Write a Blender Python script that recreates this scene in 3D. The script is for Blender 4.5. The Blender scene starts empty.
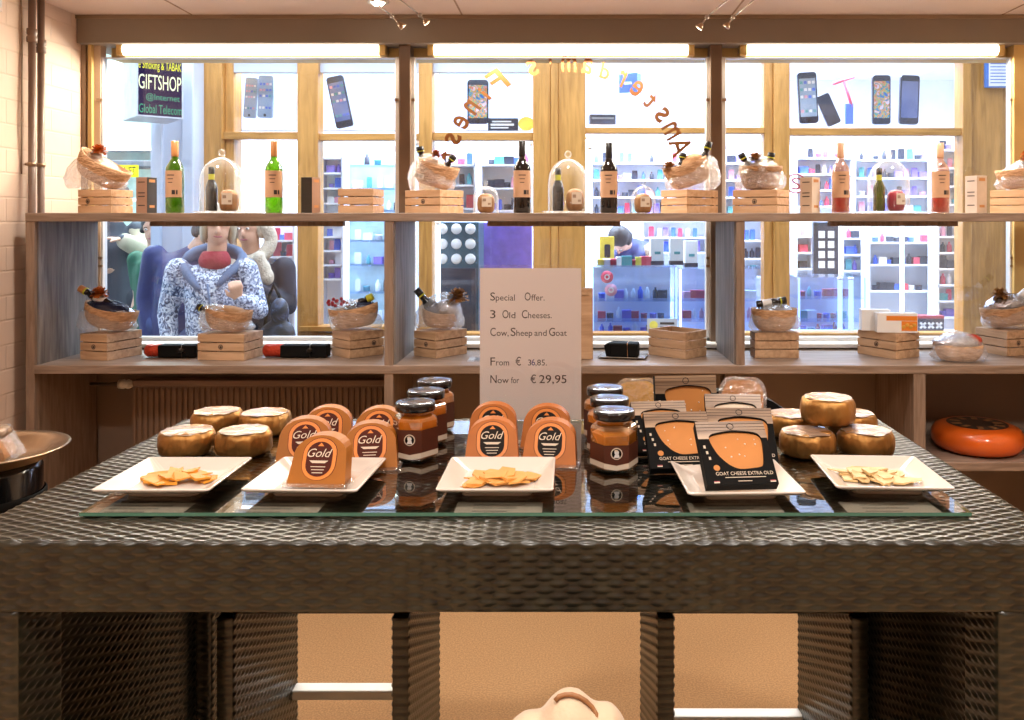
import bpy, math, random
import numpy as np
from mathutils import Vector, Matrix, Euler
random.seed(7)
S = bpy.context.scene
COL = S.collection
PI = math.pi
R = math.radians
# ------------------------------------------------------------------ camera numbers
F, CX, CY, EYE = 850.0, 570.0, 222.0, 1.6
def W(px, py, Y):
    return Vector(((px - CX) / F * Y, Y, EYE - (py - CY) / F * Y))
def WX(px, Y): return (px - CX) / F * Y
def WZ(py, Y): return EYE - (py - CY) / F * Y

def lin(h):
    h = h.lstrip('#')
    c = [int(h[i:i + 2], 16) / 255 for i in (0, 2, 4)]
    return tuple((x / 12.92 if x <= .04045 else ((x + .055) / 1.055) ** 2.4) for x in c) + (1.0,)

# ------------------------------------------------------------------ materials
def newmat(name):
    m = bpy.data.materials.new(name); m.use_nodes = True
    nt = m.node_tree; nt.nodes.clear()
    out = nt.nodes.new('ShaderNodeOutputMaterial')
    return m, nt, out
def N(nt, t, **kw):
    n = nt.nodes.new(t)
    for k, v in kw.items():
        if k in n.inputs.keys(): n.inputs[k].default_value = v
        else: setattr(n, k, v)
    return n
def setin(n, **kw):
    for k, v in kw.items(): n.inputs[k.replace('_', ' ')].default_value = v

def solid(name, col, rough=.5, metal=0., var=.12, scale=8., bump=0., bscale=60., coat=0., stretch=(1, 1, 1), col2=None, detail=4, emit=None, estr=0, spec=.5, bdist=.01, sheen=0, trans=0):
    m, nt, out = newmat(name)
    b = N(nt, 'ShaderNodeBsdfPrincipled')
    setin(b, Roughness=rough, Metallic=metal)
    b.inputs['Specular IOR Level'].default_value = spec
    if coat: b.inputs['Coat Weight'].default_value = coat; b.inputs['Coat Roughness'].default_value = .08
    if sheen: b.inputs['Sheen Weight'].default_value = sheen
    tc = N(nt, 'ShaderNodeTexCoord'); mp = N(nt, 'ShaderNodeMapping'); mp.inputs['Scale'].default_value = stretch
    nt.links.new(tc.outputs['Object'], mp.inputs['Vector'])
    no = N(nt, 'ShaderNodeTexNoise'); setin(no, Scale=scale, Detail=detail)
    nt.links.new(mp.outputs[0], no.inputs['Vector'])
    c = lin(col)
    c2 = lin(col2) if col2 else tuple(x * (1 - var) for x in c[:3]) + (1,)
    c1 = c if col2 else tuple(min(1, x * (1 + var)) for x in c[:3]) + (1,)
    rp = N(nt, 'ShaderNodeValToRGB')
    rp.color_ramp.elements[0].position = .35; rp.color_ramp.elements[0].color = c2
    rp.color_ramp.elements[1].position = .65; rp.color_ramp.elements[1].color = c1
    nt.links.new(no.outputs[0], rp.inputs[0]); nt.links.new(rp.outputs[0], b.inputs['Base Color'])
    if bump:
        n2 = N(nt, 'ShaderNodeTexNoise'); setin(n2, Scale=bscale, Detail=3)
        nt.links.new(mp.outputs[0], n2.inputs['Vector'])
        bp = N(nt, 'ShaderNodeBump'); setin(bp, Strength=bump, Distance=bdist)
        nt.links.new(n2.outputs[0], bp.inputs['Height']); nt.links.new(bp.outputs[0], b.inputs['Normal'])
    if emit: b.inputs['Emission Color'].default_value = lin(emit); b.inputs['Emission Strength'].default_value = estr
    nt.links.new(b.outputs[0], out.inputs[0])
    return m

def wood(name, c1, c2, rough=.55, axis=0, scale=6., bump=.25, knots=True):
    m, nt, out = newmat(name)
    b = N(nt, 'ShaderNodeBsdfPrincipled'); setin(b, Roughness=rough)
    tc = N(nt, 'ShaderNodeTexCoord'); mp = N(nt, 'ShaderNodeMapping')
    sc = [9., 9., 9.]; sc[axis] = .9; mp.inputs['Scale'].default_value = sc
    nt.links.new(tc.outputs['Object'], mp.inputs['Vector'])
    n1 = N(nt, 'ShaderNodeTexNoise'); setin(n1, Scale=scale, Detail=6, Distortion=.6)
    nt.links.new(mp.outputs[0], n1.inputs['Vector'])
    n2 = N(nt, 'ShaderNodeTexNoise'); setin(n2, Scale=1.3, Detail=2)
    nt.links.new(tc.outputs['Object'], n2.inputs['Vector'])
    mx = N(nt, 'ShaderNodeMix', data_type='FLOAT'); mx.inputs[0].default_value = .35
    nt.links.new(n1.outputs[0], mx.inputs[2]); nt.links.new(n2.outputs[0], mx.inputs[3])
    rp = N(nt, 'ShaderNodeValToRGB')
    rp.color_ramp.elements[0].position = .36; rp.color_ramp.elements[0].color = lin(c2)
    rp.color_ramp.elements[1].position = .62; rp.color_ramp.elements[1].color = lin(c1)
    nt.links.new(mx.outputs[0], rp.inputs[0]); nt.links.new(rp.outputs[0], b.inputs['Base Color'])
    bp = N(nt, 'ShaderNodeBump'); setin(bp, Strength=bump, Distance=.003)
    nt.links.new(n1.outputs[0], bp.inputs['Height']); nt.links.new(bp.outputs[0], b.inputs['Normal'])
    nt.links.new(b.outputs[0], out.inputs[0])
    return m

def emis(name, col, strength):
    m, nt, out = newmat(name)
    e = N(nt, 'ShaderNodeEmission'); e.inputs[0].default_value = lin(col); e.inputs[1].default_value = strength
    nt.links.new(e.outputs[0], out.inputs[0])
    return m

def thin(name, tint='ffffff', rim='ffffff', f0=.06, f1=.6, blend=.5, rough=.03, haze=0., bump=0., bscale=30., hazecol='ffffff', edge=0.):
    """a thin clear sheet: see-through, mirror-like towards grazing angles, with an optional milky share"""
    m, nt, out = newmat(name)
    tr = N(nt, 'ShaderNodeBsdfTransparent'); tr.inputs[0].default_value = lin(tint)
    gl = N(nt, 'ShaderNodeBsdfGlossy'); gl.inputs['Roughness'].default_value = rough; gl.inputs['Color'].default_value = lin(rim)
    lw = N(nt, 'ShaderNodeLayerWeight'); lw.inputs['Blend'].default_value = blend
    mr = N(nt, 'ShaderNodeMapRange'); setin(mr, To_Min=f0, To_Max=f1)
    nt.links.new(lw.outputs['Facing'], mr.inputs['Value'])
    mx = N(nt, 'ShaderNodeMixShader')
    nt.links.new(mr.outputs[0], mx.inputs[0]); nt.links.new(tr.outputs[0], mx.inputs[1]); nt.links.new(gl.outputs[0], mx.inputs[2])
    if edge:   # white translucent share at grazing angles, standing in for bright refracted edges
        tl = N(nt, 'ShaderNodeBsdfTranslucent'); e2 = N(nt, 'ShaderNodeMixShader'); e2.inputs[0].default_value = edge
        nt.links.new(gl.outputs[0], e2.inputs[1]); nt.links.new(tl.outputs[0], e2.inputs[2]); nt.links.new(e2.outputs[0], mx.inputs[2])
    last = mx
    if haze:
        df = N(nt, 'ShaderNodeBsdfTranslucent'); df.inputs[0].default_value = lin(hazecol)
        d2 = N(nt, 'ShaderNodeBsdfDiffuse'); d2.inputs[0].default_value = lin(hazecol)
        ad = N(nt, 'ShaderNodeMixShader'); ad.inputs[0].default_value = .5
        nt.links.new(df.outputs[0], ad.inputs[1]); nt.links.new(d2.outputs[0], ad.inputs[2])
        m2 = N(nt, 'ShaderNodeMixShader'); m2.inputs[0].default_value = haze
        nt.links.new(mx.outputs[0], m2.inputs[1]); nt.links.new(ad.outputs[0], m2.inputs[2]); last = m2
    if bump:
        tc = N(nt, 'ShaderNodeTexCoord')
        no = N(nt, 'ShaderNodeTexNoise'); setin(no, Scale=bscale, Detail=3, Distortion=1.5)
        nt.links.new(tc.outputs['Object'], no.inputs['Vector'])
        bp = N(nt, 'ShaderNodeBump'); setin(bp, Strength=bump, Distance=.02)
        nt.links.new(no.outputs[0], bp.inputs['Height'])
        nt.links.new(bp.outputs[0], gl.inputs['Normal']); nt.links.new(bp.outputs[0], lw.inputs['Normal'])
    nt.links.new(last.outputs[0], out.inputs[0])
    return m

def brickmat(name, c1, c2, mortar):
    m, nt, out = newmat(name)
    b = N(nt, 'ShaderNodeBsdfPrincipled'); setin(b, Roughness=.7)
    tc = N(nt, 'ShaderNodeTexCoord'); mp = N(nt, 'ShaderNodeMapping'); mp.inputs['Rotation'].default_value = (0, R(-90), R(-90))
    sx = N(nt, 'ShaderNodeSeparateXYZ'); cb = N(nt, 'ShaderNodeCombineXYZ')
    nt.links.new(tc.outputs['Object'], sx.inputs[0]); nt.links.new(sx.outputs[1], cb.inputs[0]); nt.links.new(sx.outputs[2], cb.inputs[1])
    br = N(nt, 'ShaderNodeTexBrick'); br.inputs['Color1'].default_value = lin(c1); br.inputs['Color2'].default_value = lin(c2); br.inputs['Mortar'].default_value = lin(mortar)
    setin(br, Scale=1.0); br.inputs['Mortar Size'].default_value = .006; br.inputs['Mortar Smooth'].default_value = .8
    br.inputs['Brick Width'].default_value = .3; br.inputs['Row Height'].default_value = .1
    no = N(nt, 'ShaderNodeTexNoise'); setin(no, Scale=14., Detail=4)
    nt.links.new(tc.outputs['Object'], no.inputs['Vector'])
    nt.links.new(cb.outputs[0], br.inputs['Vector'])
    bp = N(nt, 'ShaderNodeBump'); setin(bp, Strength=.32, Distance=.006); bp.invert = True
    ad = N(nt, 'ShaderNodeMath', operation='MULTIPLY_ADD'); ad.inputs[1].default_value = .25
    nt.links.new(no.outputs[0], ad.inputs[0]); nt.links.new(br.outputs['Fac'], ad.inputs[2]); nt.links.new(ad.outputs[0], bp.inputs['Height'])
    nt.links.new(bp.outputs[0], b.inputs['Normal']); nt.links.new(br.outputs['Color'], b.inputs['Base Color'])
    nt.links.new(b.outputs[0], out.inputs[0])
    return m

def patchmat(name, cols, scale=18., rough=.7):
    """hard-edged cloth print: voronoi/noise cells in several colours"""
    m, nt, out = newmat(name)
    b = N(nt, 'ShaderNodeBsdfPrincipled'); setin(b, Roughness=rough)
    tc = N(nt, 'ShaderNodeTexCoord')
    no = N(nt, 'ShaderNodeTexNoise'); setin(no, Scale=scale, Detail=5, Distortion=2.2)
    nt.links.new(tc.outputs['Object'], no.inputs['Vector'])
    rp = N(nt, 'ShaderNodeValToRGB'); rp.color_ramp.interpolation = 'LINEAR'
    el = rp.color_ramp.elements
    el[0].position = .38; el[0].color = lin(cols[0]); el[1].position = .6; el[1].color = lin(cols[-1])
    for i, c in enumerate(cols[1:-1]):
        e = el.new(.38 + .22 * (i + 1) / (len(cols) - 1)); e.color = lin(c)
    nt.links.new(no.outputs[0], rp.inputs[0]); nt.links.new(rp.outputs[0], b.inputs['Base Color'])
    nt.links.new(b.outputs[0], out.inputs[0])
    return m

M = {}
M['wicker'] = solid('wicker', '2b2a1f', .3, var=.35, scale=30., spec=.7, col2='17160f')
M['wickercore'] = solid('wicker_core', '15130d', .7)
M['shelf'] = wood('shelf_oak', '9a8474', '75604f', .5, 0)
M['shelfv'] = wood('shelf_oak_upright', '97806f', '715c4c', .5, 2)
M['shelfgrey'] = wood('weathered_daylit_wood', '8d857f', '5c5552', .6, 2, 5.)  # weathered wood, its grey partly standing for daylight on the inner sides
M['crate'] = wood('crate_pine_lit', 'dfb993', 'c6976c', .55, 0, 5., .15)  # upper crates: strip light from above is put into this paler tone
M['crateb'] = wood('crate_brown_pine', 'cfab88', 'a98462', .55, 0, 5., .15)
M['black'] = solid('black', '0d0c0c', .7, spec=.15)
M['blackgloss'] = solid('black_gloss', '0d0d0f', .15, coat=.5)
M['ink'] = solid('ink', '3a2f2c', .7)
M['inkblue'] = solid('blue_ink', '3a3a86', .7)
M['paper'] = solid('paper', 'e6d8ce', .75, var=.03, scale=3)
def papermat(name, col, share):
    m, nt, out = newmat(name)
    d = N(nt, 'ShaderNodeBsdfDiffuse'); d.inputs[0].default_value = lin(col); t = N(nt, 'ShaderNodeBsdfTranslucent'); t.inputs[0].default_value = lin(col)
    mx = N(nt, 'ShaderNodeMixShader'); mx.inputs[0].default_value = share
    nt.links.new(d.outputs[0], mx.inputs[1]); nt.links.new(t.outputs[0], mx.inputs[2]); nt.links.new(mx.outputs[0], out.inputs[0]); return m
M['signpaper'] = papermat('sign_paper', 'f6ece8', .35)
M['cream'] = solid('cream_label', 'e3d2bd', .65, var=.05)
M['white'] = solid('white', 'eeeeee', .45, var=.03)
M['porcelain'] = solid('porcelain', 'e6dcd2', .16, var=.02, coat=.4)
M['oak'] = wood('storefront_oak', 'c9904a', 'a06e30', .4, 2, 4., .15)
M['oakx'] = wood('storefront_oak_rail', 'c9904a', 'a06e30', .4, 0, 4., .15)
M['winwood'] = solid('window_paint_brown', '8a7560', .5, var=.08)
M['winpost'] = solid('window_post_paint', '6f5b4c', .45, var=.08, scale=4)
M['winhead'] = solid('window_head_paint', 'd8b878', .5, var=.05)
M['winwhite'] = solid('white_casement_paint', 'dcdcde', .4, var=.03)
M['beam'] = solid('beam_paint', '857a70', .55, var=.05, scale=3)
M['ceil'] = solid('ceiling_panel', 'e4d2c8', .7, var=.02, scale=2)
M['ceilseam'] = solid('ceiling_seam', 'a88a74', .7)
M['brick'] = brickmat('painted_brick', 'e4ccba', 'e0c7b4', 'dcc3b0')
M['plaster'] = solid('plaster', 'd9c3ae', .8, var=.04, scale=3)
M['plasterdark'] = solid('brown_wall_paint', '8a7668', .7, var=.06, scale=3)
M['floor'] = solid('speckled_floor', 'cfa678', .55, scale=160., col2='ad875e', detail=6)
M['radiator'] = solid('radiator_enamel', '8c7260', .45, var=.05, scale=3)
M['pipe'] = solid('painted_pipe', '7f695c', .4, var=.06)
M['steel'] = solid('steel', 'b0a8a0', .28, 1., var=.05)
M['brass'] = solid('worn_bronze', 'a89078', .3, 1., var=.15, scale=12)
M['tube'] = emis('tube_glow', 'fff0d2', 7.)
M['ledw'] = emis('led_white', 'f2f6ff', 5.)
M['ledb'] = emis('led_blue', 'a8c4ff', 3.)
M['poster'] = emis('backlit_poster_white', 'f2f3ff', 2.2)
M['glass'] = thin('window_glass', 'f4faff', f0=.03, f1=.35)
def fresglass(name, tint, gain, ior=1.5, rough=.01):
    m, nt, out = newmat(name)
    tr = N(nt, 'ShaderNodeBsdfTransparent'); tr.inputs[0].default_value = lin(tint)
    gl = N(nt, 'ShaderNodeBsdfGlossy'); gl.inputs['Roughness'].default_value = rough
    fr = N(nt, 'ShaderNodeFresnel'); fr.inputs[0].default_value = ior
    mu = N(nt, 'ShaderNodeMath', operation='MULTIPLY'); mu.inputs[1].default_value = gain; mu.use_clamp = True
    mx = N(nt, 'ShaderNodeMixShader')
    nt.links.new(fr.outputs[0], mu.inputs[0]); nt.links.new(mu.outputs[0], mx.inputs[0]); nt.links.new(tr.outputs[0], mx.inputs[1]); nt.links.new(gl.outputs[0], mx.inputs[2])
    nt.links.new(mx.outputs[0], out.inputs[0]); return m
M['clear'] = thin('clear_underside', 'ffffff', f0=.0, f1=.01)
M['cloche'] = thin('cloche_glass', 'fdfeff', f0=.01, f1=1., blend=.2, rough=.05, edge=.6)
M['tableglass'] = fresglass('table_glass', 'f2f5ee', 1.9)
M['glassedge'] = solid('glass_edge_green', '5e8a74', .1, var=.1)

M['acrylic'] = thin('acrylic', 'ffffff', f0=.03, f1=.4)
M['cello'] = thin('cellophane', 'ffffff', f0=.06, f1=.7, blend=.35, rough=.1, haze=.2, bump=1., bscale=34.)
M['film'] = thin('clear_plastic_wrap', 'ffffff', f0=.10, f1=.8, rough=.1, haze=.06, bump=.8, bscale=40.)
M['greenglass'] = thin('green_bottle_glass', '8fb52c', f0=.05, f1=.8, blend=.4, haze=.32, hazecol='5f8f10')
M['roseglass'] = thin('clear_bottle_glass', 'f6dfd2', f0=.06, f1=.8, blend=.4, haze=.12, hazecol='f0c8b0')
M['rose'] = thin('rose_wine', 'd87058', f0=.03, f1=.3, haze=.55, hazecol='c8584a')
M['darkglass'] = solid('dark_bottle_glass', '120c0c', .1, coat=.6)
M['olive'] = thin('olive_bottle_glass', '8a8a20', f0=.05, f1=.7, haze=.45, hazecol='6a7010')
M['cork'] = solid('orange_capsule', 'c98a50', .4)
M['capgreen'] = solid('dark_capsule', '1c1a1a', .35)
M['capyellow'] = solid('yellow_capsule_band', 'c8c832', .4)
M['capcream'] = solid('cream_capsule', 'd8ab88', .4)
M['basket'] = solid('basket_cane', 'e0b288', .6, scale=60., col2='b8885c', bump=.9, bscale=120., stretch=(.6, .6, 2))
M['basketdark'] = solid('basket_cane_brown', 'bd8a5c', .6, scale=70., col2='8a5f38', bump=.9, bscale=130., stretch=(.6, .6, 2))
M['cone'] = solid('dried_cone', 'c08a48', .6, scale=40, col2='7a5024')
M['orangeflower'] = solid('orange_dried_flower', 'd8782a', .6, scale=40, col2='9a4a14')
M['berry'] = solid('red_berries', 'a82e3e', .35)
M['bread'] = solid('tan_filling', 'd8b088', .7, scale=20, col2='b88a5c')
M['rindbrown'] = solid('brown_cheese_rind', 'a87a4e', .55, var=.2, scale=30)
M['faintprint'] = solid('faint_brown_print', 'a88a72', .7)
M['foilsilver'] = solid('crinkled_silver_foil', 'd0d4e0', .22, .9, bump=1., bscale=50)
M['foilnavy'] = solid('navy_wrapping', '252a44', .25, .2, bump=.8, bscale=45)
M['foilred'] = solid('red_foil', 'c04028', .3, .4, bump=.8, bscale=60)
M['goldfoil'] = solid('gold_foil', 'a87a42', .42, .8, var=.25, scale=14, bump=.9, bscale=15, stretch=(1, 1, .6), bdist=.022)
M['foiltop'] = solid('pale_top_label', 'b09480', .3, .55, bump=1., bscale=22, var=.3)
M['wax'] = solid('amber_cheese_rind', 'ae6814', .5, var=.12, scale=10, coat=.08, spec=.35)
M['waxc'] = solid('orange_cheese_rind', 'c06e28', .5, var=.1, scale=10, coat=.08, spec=.35)
M['ring'] = solid('orange_label_ring', 'e8872a', .4, var=.05)
M['brownlabel'] = solid('brown_label', '54241a', .65, spec=.2)
M['darklabel'] = solid('dark_label', '241d19', .65, spec=.2)
M['cheeseorange'] = solid('aged_goat_cheese', 'd28c4c', .6, var=.06, scale=12, spec=.3)
M['cheesepale'] = solid('pale_goat_cheese', 'e8d4b8', .4, scale=30)
M['cheeseyellow'] = solid('yellow_cheese', 'dfa540', .4, var=.08)
M['shardy'] = solid('deep_yellow_cheese', 'dc9426', .5, var=.1)
M['shardo'] = solid('pale_orange_cheese', 'e0a050', .5, var=.08)
M['shardc'] = solid('cream_cheese_flake', 'dcbc84', .5, var=.08)
M['crystal'] = solid('white_crystal', 'f4e8d8', .5)
M['plankprint'] = wood('plank_print', 'dcbc9a', '5a4030', .35, 0, 2.2, .05)
M['mustard'] = solid('honey_mustard', 'c87a20', .3, var=.25, scale=30, coat=.4)
M['mustardy'] = solid('golden_sauce', 'd28a26', .3, var=.25, scale=24, coat=.4)
M['jarglass'] = thin('jar_glass', 'fff4e6', f0=.06, f1=.7, rough=.02)
M['jarlabel'] = solid('jar_brown_label', '552a1c', .4, var=.06)
M['lid'] = solid('black_lid', '17171b', .2, .3, coat=.5)
M['lidtop'] = solid('grey_lid_top', '6d7180', .16, .8, var=.08)
M['gouda'] = solid('orange_wax', 'd8601c', .28, var=.08, scale=4, coat=.5)
M['goudatop'] = solid('brown_print', '3c2c22', .5, var=.3, scale=30)
M['creamcloth'] = solid('cream_cloth', 'cdb498', .75, var=.05, scale=10, bump=.25, bscale=60, sheen=.3)
M['strap'] = solid('brown_leather', '9a6a42', .5)
M['skin'] = solid('skin', 'd8a68c', .5, var=.05)
M['hairgrey'] = solid('grey_blond_hair', 'b8a890', .6, bump=.6, bscale=80, stretch=(3, 3, .6))
M['hairdark'] = solid('dark_hair', '2a2226', .5, bump=.5, bscale=90)
M['furblond'] = solid('pale_fur', 'd8cbb8', .8, bump=1., bscale=90)
M['coat'] = patchmat('patterned_coat', ['343c58', '6f7ca0', 'b4c0da', 'e8ecf6'], 30.)
M['hooddark'] = solid('slate_hood', '55688a', .7)
M['scarf'] = solid('crimson_scarf', '9a1834', .75, bump=.6, bscale=50)
M['navy'] = solid('navy_jacket', '2e3468', .6, var=.2)
M['darknavy'] = solid('dark_navy_coat', '1a2034', .65, var=.2)
M['jeans'] = solid('blue_jeans', '3c4a78', .75, var=.2, scale=20)
M['bagdark'] = patchmat('dark_patterned_bag', ['15161c', '23283a', '4a5878'], 9., .5)
M['sleeve'] = solid('beige_knit', 'c9bda6', .8)
M['charcoal'] = solid('charcoal_cloth', '434754', .75)
M['greentee'] = solid('green_tee', '1e5a44', .75)
M['plaid'] = patchmat('brown_plaid', ['4a3a34', '8a7460', 'b8a088'], 30.)
M['alleywall'] = solid('alley_wall', 'b9bcc4', .8, var=.05, scale=2)
M['pillar'] = solid('pale_metal_pillar', 'c2ccdc', .45, var=.04, scale=2)
M['street'] = solid('street_paving', '8a8a90', .8, scale=20)
M['shopwhite'] = solid('shop_white', 'eceef6', .6, var=.03)
M['shopglass'] = thin('showcase_glass', 'e8f2ff', f0=.05, f1=.4)
M['greenpale'] = solid('pale_green_panel', 'cfe6dc', .6)
M['signyellow'] = emis('sign_yellow', 'f4ee30', 1.8)
M['signwhite'] = emis('sign_white', 'f6f6c8', 1.9)
M['signgreen'] = emis('sign_green', '3fae86', 1.4)
M['signnavy'] = emis('sign_navy', '231c5c', .8)
M['signframe'] = solid('sign_frame', 'b8bcc6', .4)
M['blueprint'] = solid('blue_notice', '3a78c8', .5)
M['goldleaf'] = solid('window_lettering', '84501f', .6)
M['bluebox'] = solid('blue_carton', '2a66c8', .4, scale=6, col2='1c4a9c')
M['ltbluebox'] = solid('pale_blue_carton', 'a8cdee', .4)
M['screen1'] = patchmat('vivid_screen', ['3a68d8', '48b8b0', 'e8c848', 'e05848', 'f0e0f0'], 16., .2)
M['screen2'] = solid('blue_screen', '5a6ca8', .2, scale=3, col2='8a9ad0')
M['phonebody'] = solid('phone_body', '23263a', .25)
M['phonesilver'] = solid('phone_silver_screen', '9ab0cc', .2)
GOODC = {'blue': '4468d8', 'red': 'c8405a', 'white': 'eef0f8', 'teal': '4f9ca4', 'black': '262a3a', 'purple': '8470cc', 'yellow': 'e4d458', 'pink': 'e0a0b8'}
for k, v in GOODC.items(): M['good_' + k] = solid('merchandise_' + k, v, .45, var=.15, scale=12)

# ------------------------------------------------------------------ mesh builder
class MB:
    def __init__(s): s.v = []; s.f = []; s.s = []; s.m = []
    def add(s, vs, fs, smooth=False, mi=0, T=None):
        b = len(s.v)
        s.v += [tuple(T @ Vector(v)) for v in vs] if T is not None else [tuple(v) for v in vs]
        for f in fs: s.f.append(tuple(i + b for i in f)); s.s.append(smooth); s.m.append(mi)
        return s
    def box(s, x0, x1, y0, y1, z0, z1, mi=0, T=None):
        vs = [(x, y, z) for x in (x0, x1) for y in (y0, y1) for z in (z0, z1)]
        return s.add(vs, [(0, 1, 3, 2), (4, 6, 7, 5), (0, 4, 5, 1), (2, 3, 7, 6), (0, 2, 6, 4), (1, 5, 7, 3)], False, mi, T)
    def lathe(s, prof, n=24, c=(0, 0, 0), mi=0, T=None, smooth=True, sx=1, sy=1, ph=0, caps=True):
        vs = []; fs = []
        for r, z in prof:
            for k in range(n):
                a = 2 * PI * k / n + ph
                vs.append((c[0] + r * math.cos(a) * sx, c[1] + r * math.sin(a) * sy, c[2] + z))
        for i in range(len(prof) - 1):
            for k in range(n):
                fs.append((i * n + k, i * n + (k + 1) % n, (i + 1) * n + (k + 1) % n, (i + 1) * n + k))
        if caps:
            if prof[0][0] > 1e-5: fs.append(tuple(range(n - 1, -1, -1)))
            if prof[-1][0] > 1e-5: fs.append(tuple((len(prof) - 1) * n + k for k in range(n)))
        return s.add(vs, fs, smooth, mi, T)
    def ell(s, c, r, n=16, mi=0, T=None, k=9):
        prof = [(max(1e-4, math.sin(PI * i / k)), -math.cos(PI * i / k)) for i in range(k + 1)]
        Q = Matrix.Translation(Vector(c)) @ Matrix.Diagonal((r[0], r[1], r[2], 1))
        if T is not None: Q = T @ Q
        return s.lathe(prof, n, mi=mi, T=Q)
    def tube(s, pts, r, n=10, mi=0, T=None, smooth=True):
        pts = [Vector(p) for p in pts]
        rs = r if isinstance(r, (list, tuple)) else [r] * len(pts)
        vs = []; fs = []
        for i, p in enumerate(pts):
            d = (pts[min(i + 1, len(pts) - 1)] - pts[max(i - 1, 0)]).normalized()
            u = d.cross(Vector((0, 0, 1)));
            if u.length < .05: u = d.cross(Vector((0, 1, 0)))
            u.normalize(); w = d.cross(u)
            for k in range(n):
                a = 2 * PI * k / n
                vs.append(p + (u * math.cos(a) + w * math.sin(a)) * rs[i])
        for i in range(len(pts) - 1):
            for k in range(n): fs.append((i * n + k, i * n + (k + 1) % n, (i + 1) * n + (k + 1) % n, (i + 1) * n + k))
        fs.append(tuple(range(n - 1, -1, -1))); fs.append(tuple((len(pts) - 1) * n + k for k in range(n)))
        return s.add(vs, fs, smooth, mi, T)
    def cap(s, p0, r0, p1, r1, n=12):
        p0 = Vector(p0); p1 = Vector(p1); d = (p1 - p0)
        L = max(d.length, 1e-4); q = d.normalized().to_track_quat('Z', 'Y').to_matrix().to_4x4()
        prof = [(max(1e-4, r0 * math.cos(a)), r0 * math.sin(a)) for a in [R(x) for x in (-90, -60, -30, 0)]]
        prof += [(max(1e-4, r1 * math.cos(a)), L + r1 * math.sin(a)) for a in [R(x) for x in (0, 30, 60, 90)]]
        return s.lathe(prof, n, T=Matrix.Translation(p0) @ q)
    def prism(s, out, y0, y1, mi=0, T=None, smooth=False):
        """outline in x,z extruded along y (front at y0)"""
        n = len(out)
        vs = [(x, y0, z) for x, z in out] + [(x, y1, z) for x, z in out]
        fs = [tuple(range(n)), tuple(range(2 * n - 1, n - 1, -1))]
        s.add(vs, fs, False, mi, T)
        return s.add(vs, [((i + 1) % n, i, i + n, (i + 1) % n + n) for i in range(n)], smooth, mi, T)
    def hole(s, outer, inner, y0, y1, mi=0, T=None):
        """frame between two outlines with the same number of points"""
        n = len(outer)
        vs = [(x, y0, z) for x, z in outer] + [(x, y0, z) for x, z in inner] + [(x, y1, z) for x, z in outer] + [(x, y1, z) for x, z in inner]
        fs = []
        for i in range(n):
            j = (i + 1) % n
            fs += [(i, j, j + n, i + n), (j + 2 * n, i + 2 * n, i + 3 * n, j + 3 * n), (j, i, i + 2 * n, j + 2 * n), (i + n, j + n, j + 3 * n, i + 3 * n)]
        return s.add(vs, fs, False, mi, T)
    def build(s, name, mats, parent=None, loc=None, bevel=0, subd=0, remesh=0, smooth_it=0, rot=None):
        me = bpy.data.meshes.new(name); me.from_pydata(s.v, [], s.f)
        me.polygons.foreach_set('use_smooth', s.s); me.polygons.foreach_set('material_index', s.m)
        for m in (mats if isinstance(mats, (list, tuple)) else [mats]): me.materials.append(M[m] if isinstance(m, str) else m)
        me.update()
        o = bpy.data.objects.new(name, me); COL.objects.link(o)
        if parent: o.parent = parent
        if loc is not None: o.location = loc
        if rot is not None: o.rotation_euler = rot
        if remesh:
            q = o.modifiers.new('remesh', 'REMESH'); q.mode = 'VOXEL'; q.voxel_size = remesh; q.use_smooth_shade = True
            if smooth_it: q = o.modifiers.new('smooth', 'SMOOTH'); q.iterations = smooth_it; q.factor = .5
        if bevel:
            q = o.modifiers.new('bevel', 'BEVEL'); q.width = bevel; q.segments = 2; q.limit_method = 'ANGLE'
        if subd:
            q = o.modifiers.new('subd', 'SUBSURF'); q.levels = subd; q.render_levels = subd
        return o

def tag(o, label=None, cat=None, group=None, kind=None):
    if label: o['label'] = label
    if cat: o['category'] = cat
    if group: o['group'] = group
    if kind: o['kind'] = kind
    return o
def thing(name, label, cat, loc=(0, 0, 0), rz=0, group=None, kind=None):
    o = bpy.data.objects.new(name, None); COL.objects.link(o); o.empty_display_size = .05
    o.location = loc; o.rotation_euler = (0, 0, rz)
    return tag(o, label, cat, group, kind)
def dup(src, loc, rz, label=None, group=None):
    kids = {}
    for o in bpy.data.objects:
        if o.parent: kids.setdefault(o.parent.name, []).append(o)
    def rec(o, par):
        c = o.copy(); COL.objects.link(c)
        if par: c.parent = par
        for ch in kids.get(o.name, []): rec(ch, c)
        return c
    r = rec(src, None); r.location = loc; r.rotation_euler = (0, 0, rz)
    if label: r['label'] = label
    if group: r['group'] = group
    return r
def struct(name, mb, mat, bevel=0, parent=None):
    o = mb.build(name, mat, parent, bevel=bevel)
    if not parent: o['kind'] = 'structure'
    return o
def sbox(name, x0, x1, y0, y1, z0, z1, mat, parent=None, bevel=0):
    return struct(name, MB().box(x0, x1, y0, y1, z0, z1), mat, bevel, parent)
def bx(name, x0, x1, y0, y1, z0, z1, mat, parent, bevel=.002):
    return MB().box(x0, x1, y0, y1, z0, z1).build(name, mat, parent, bevel=bevel)
def arc(cx, cz, rx, rz, a0, a1, n):
    return [(cx + rx * math.cos(R(a0 + (a1 - a0) * i / n)), cz + rz * math.sin(R(a0 + (a1 - a0) * i / n))) for i in range(n + 1)]
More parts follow.
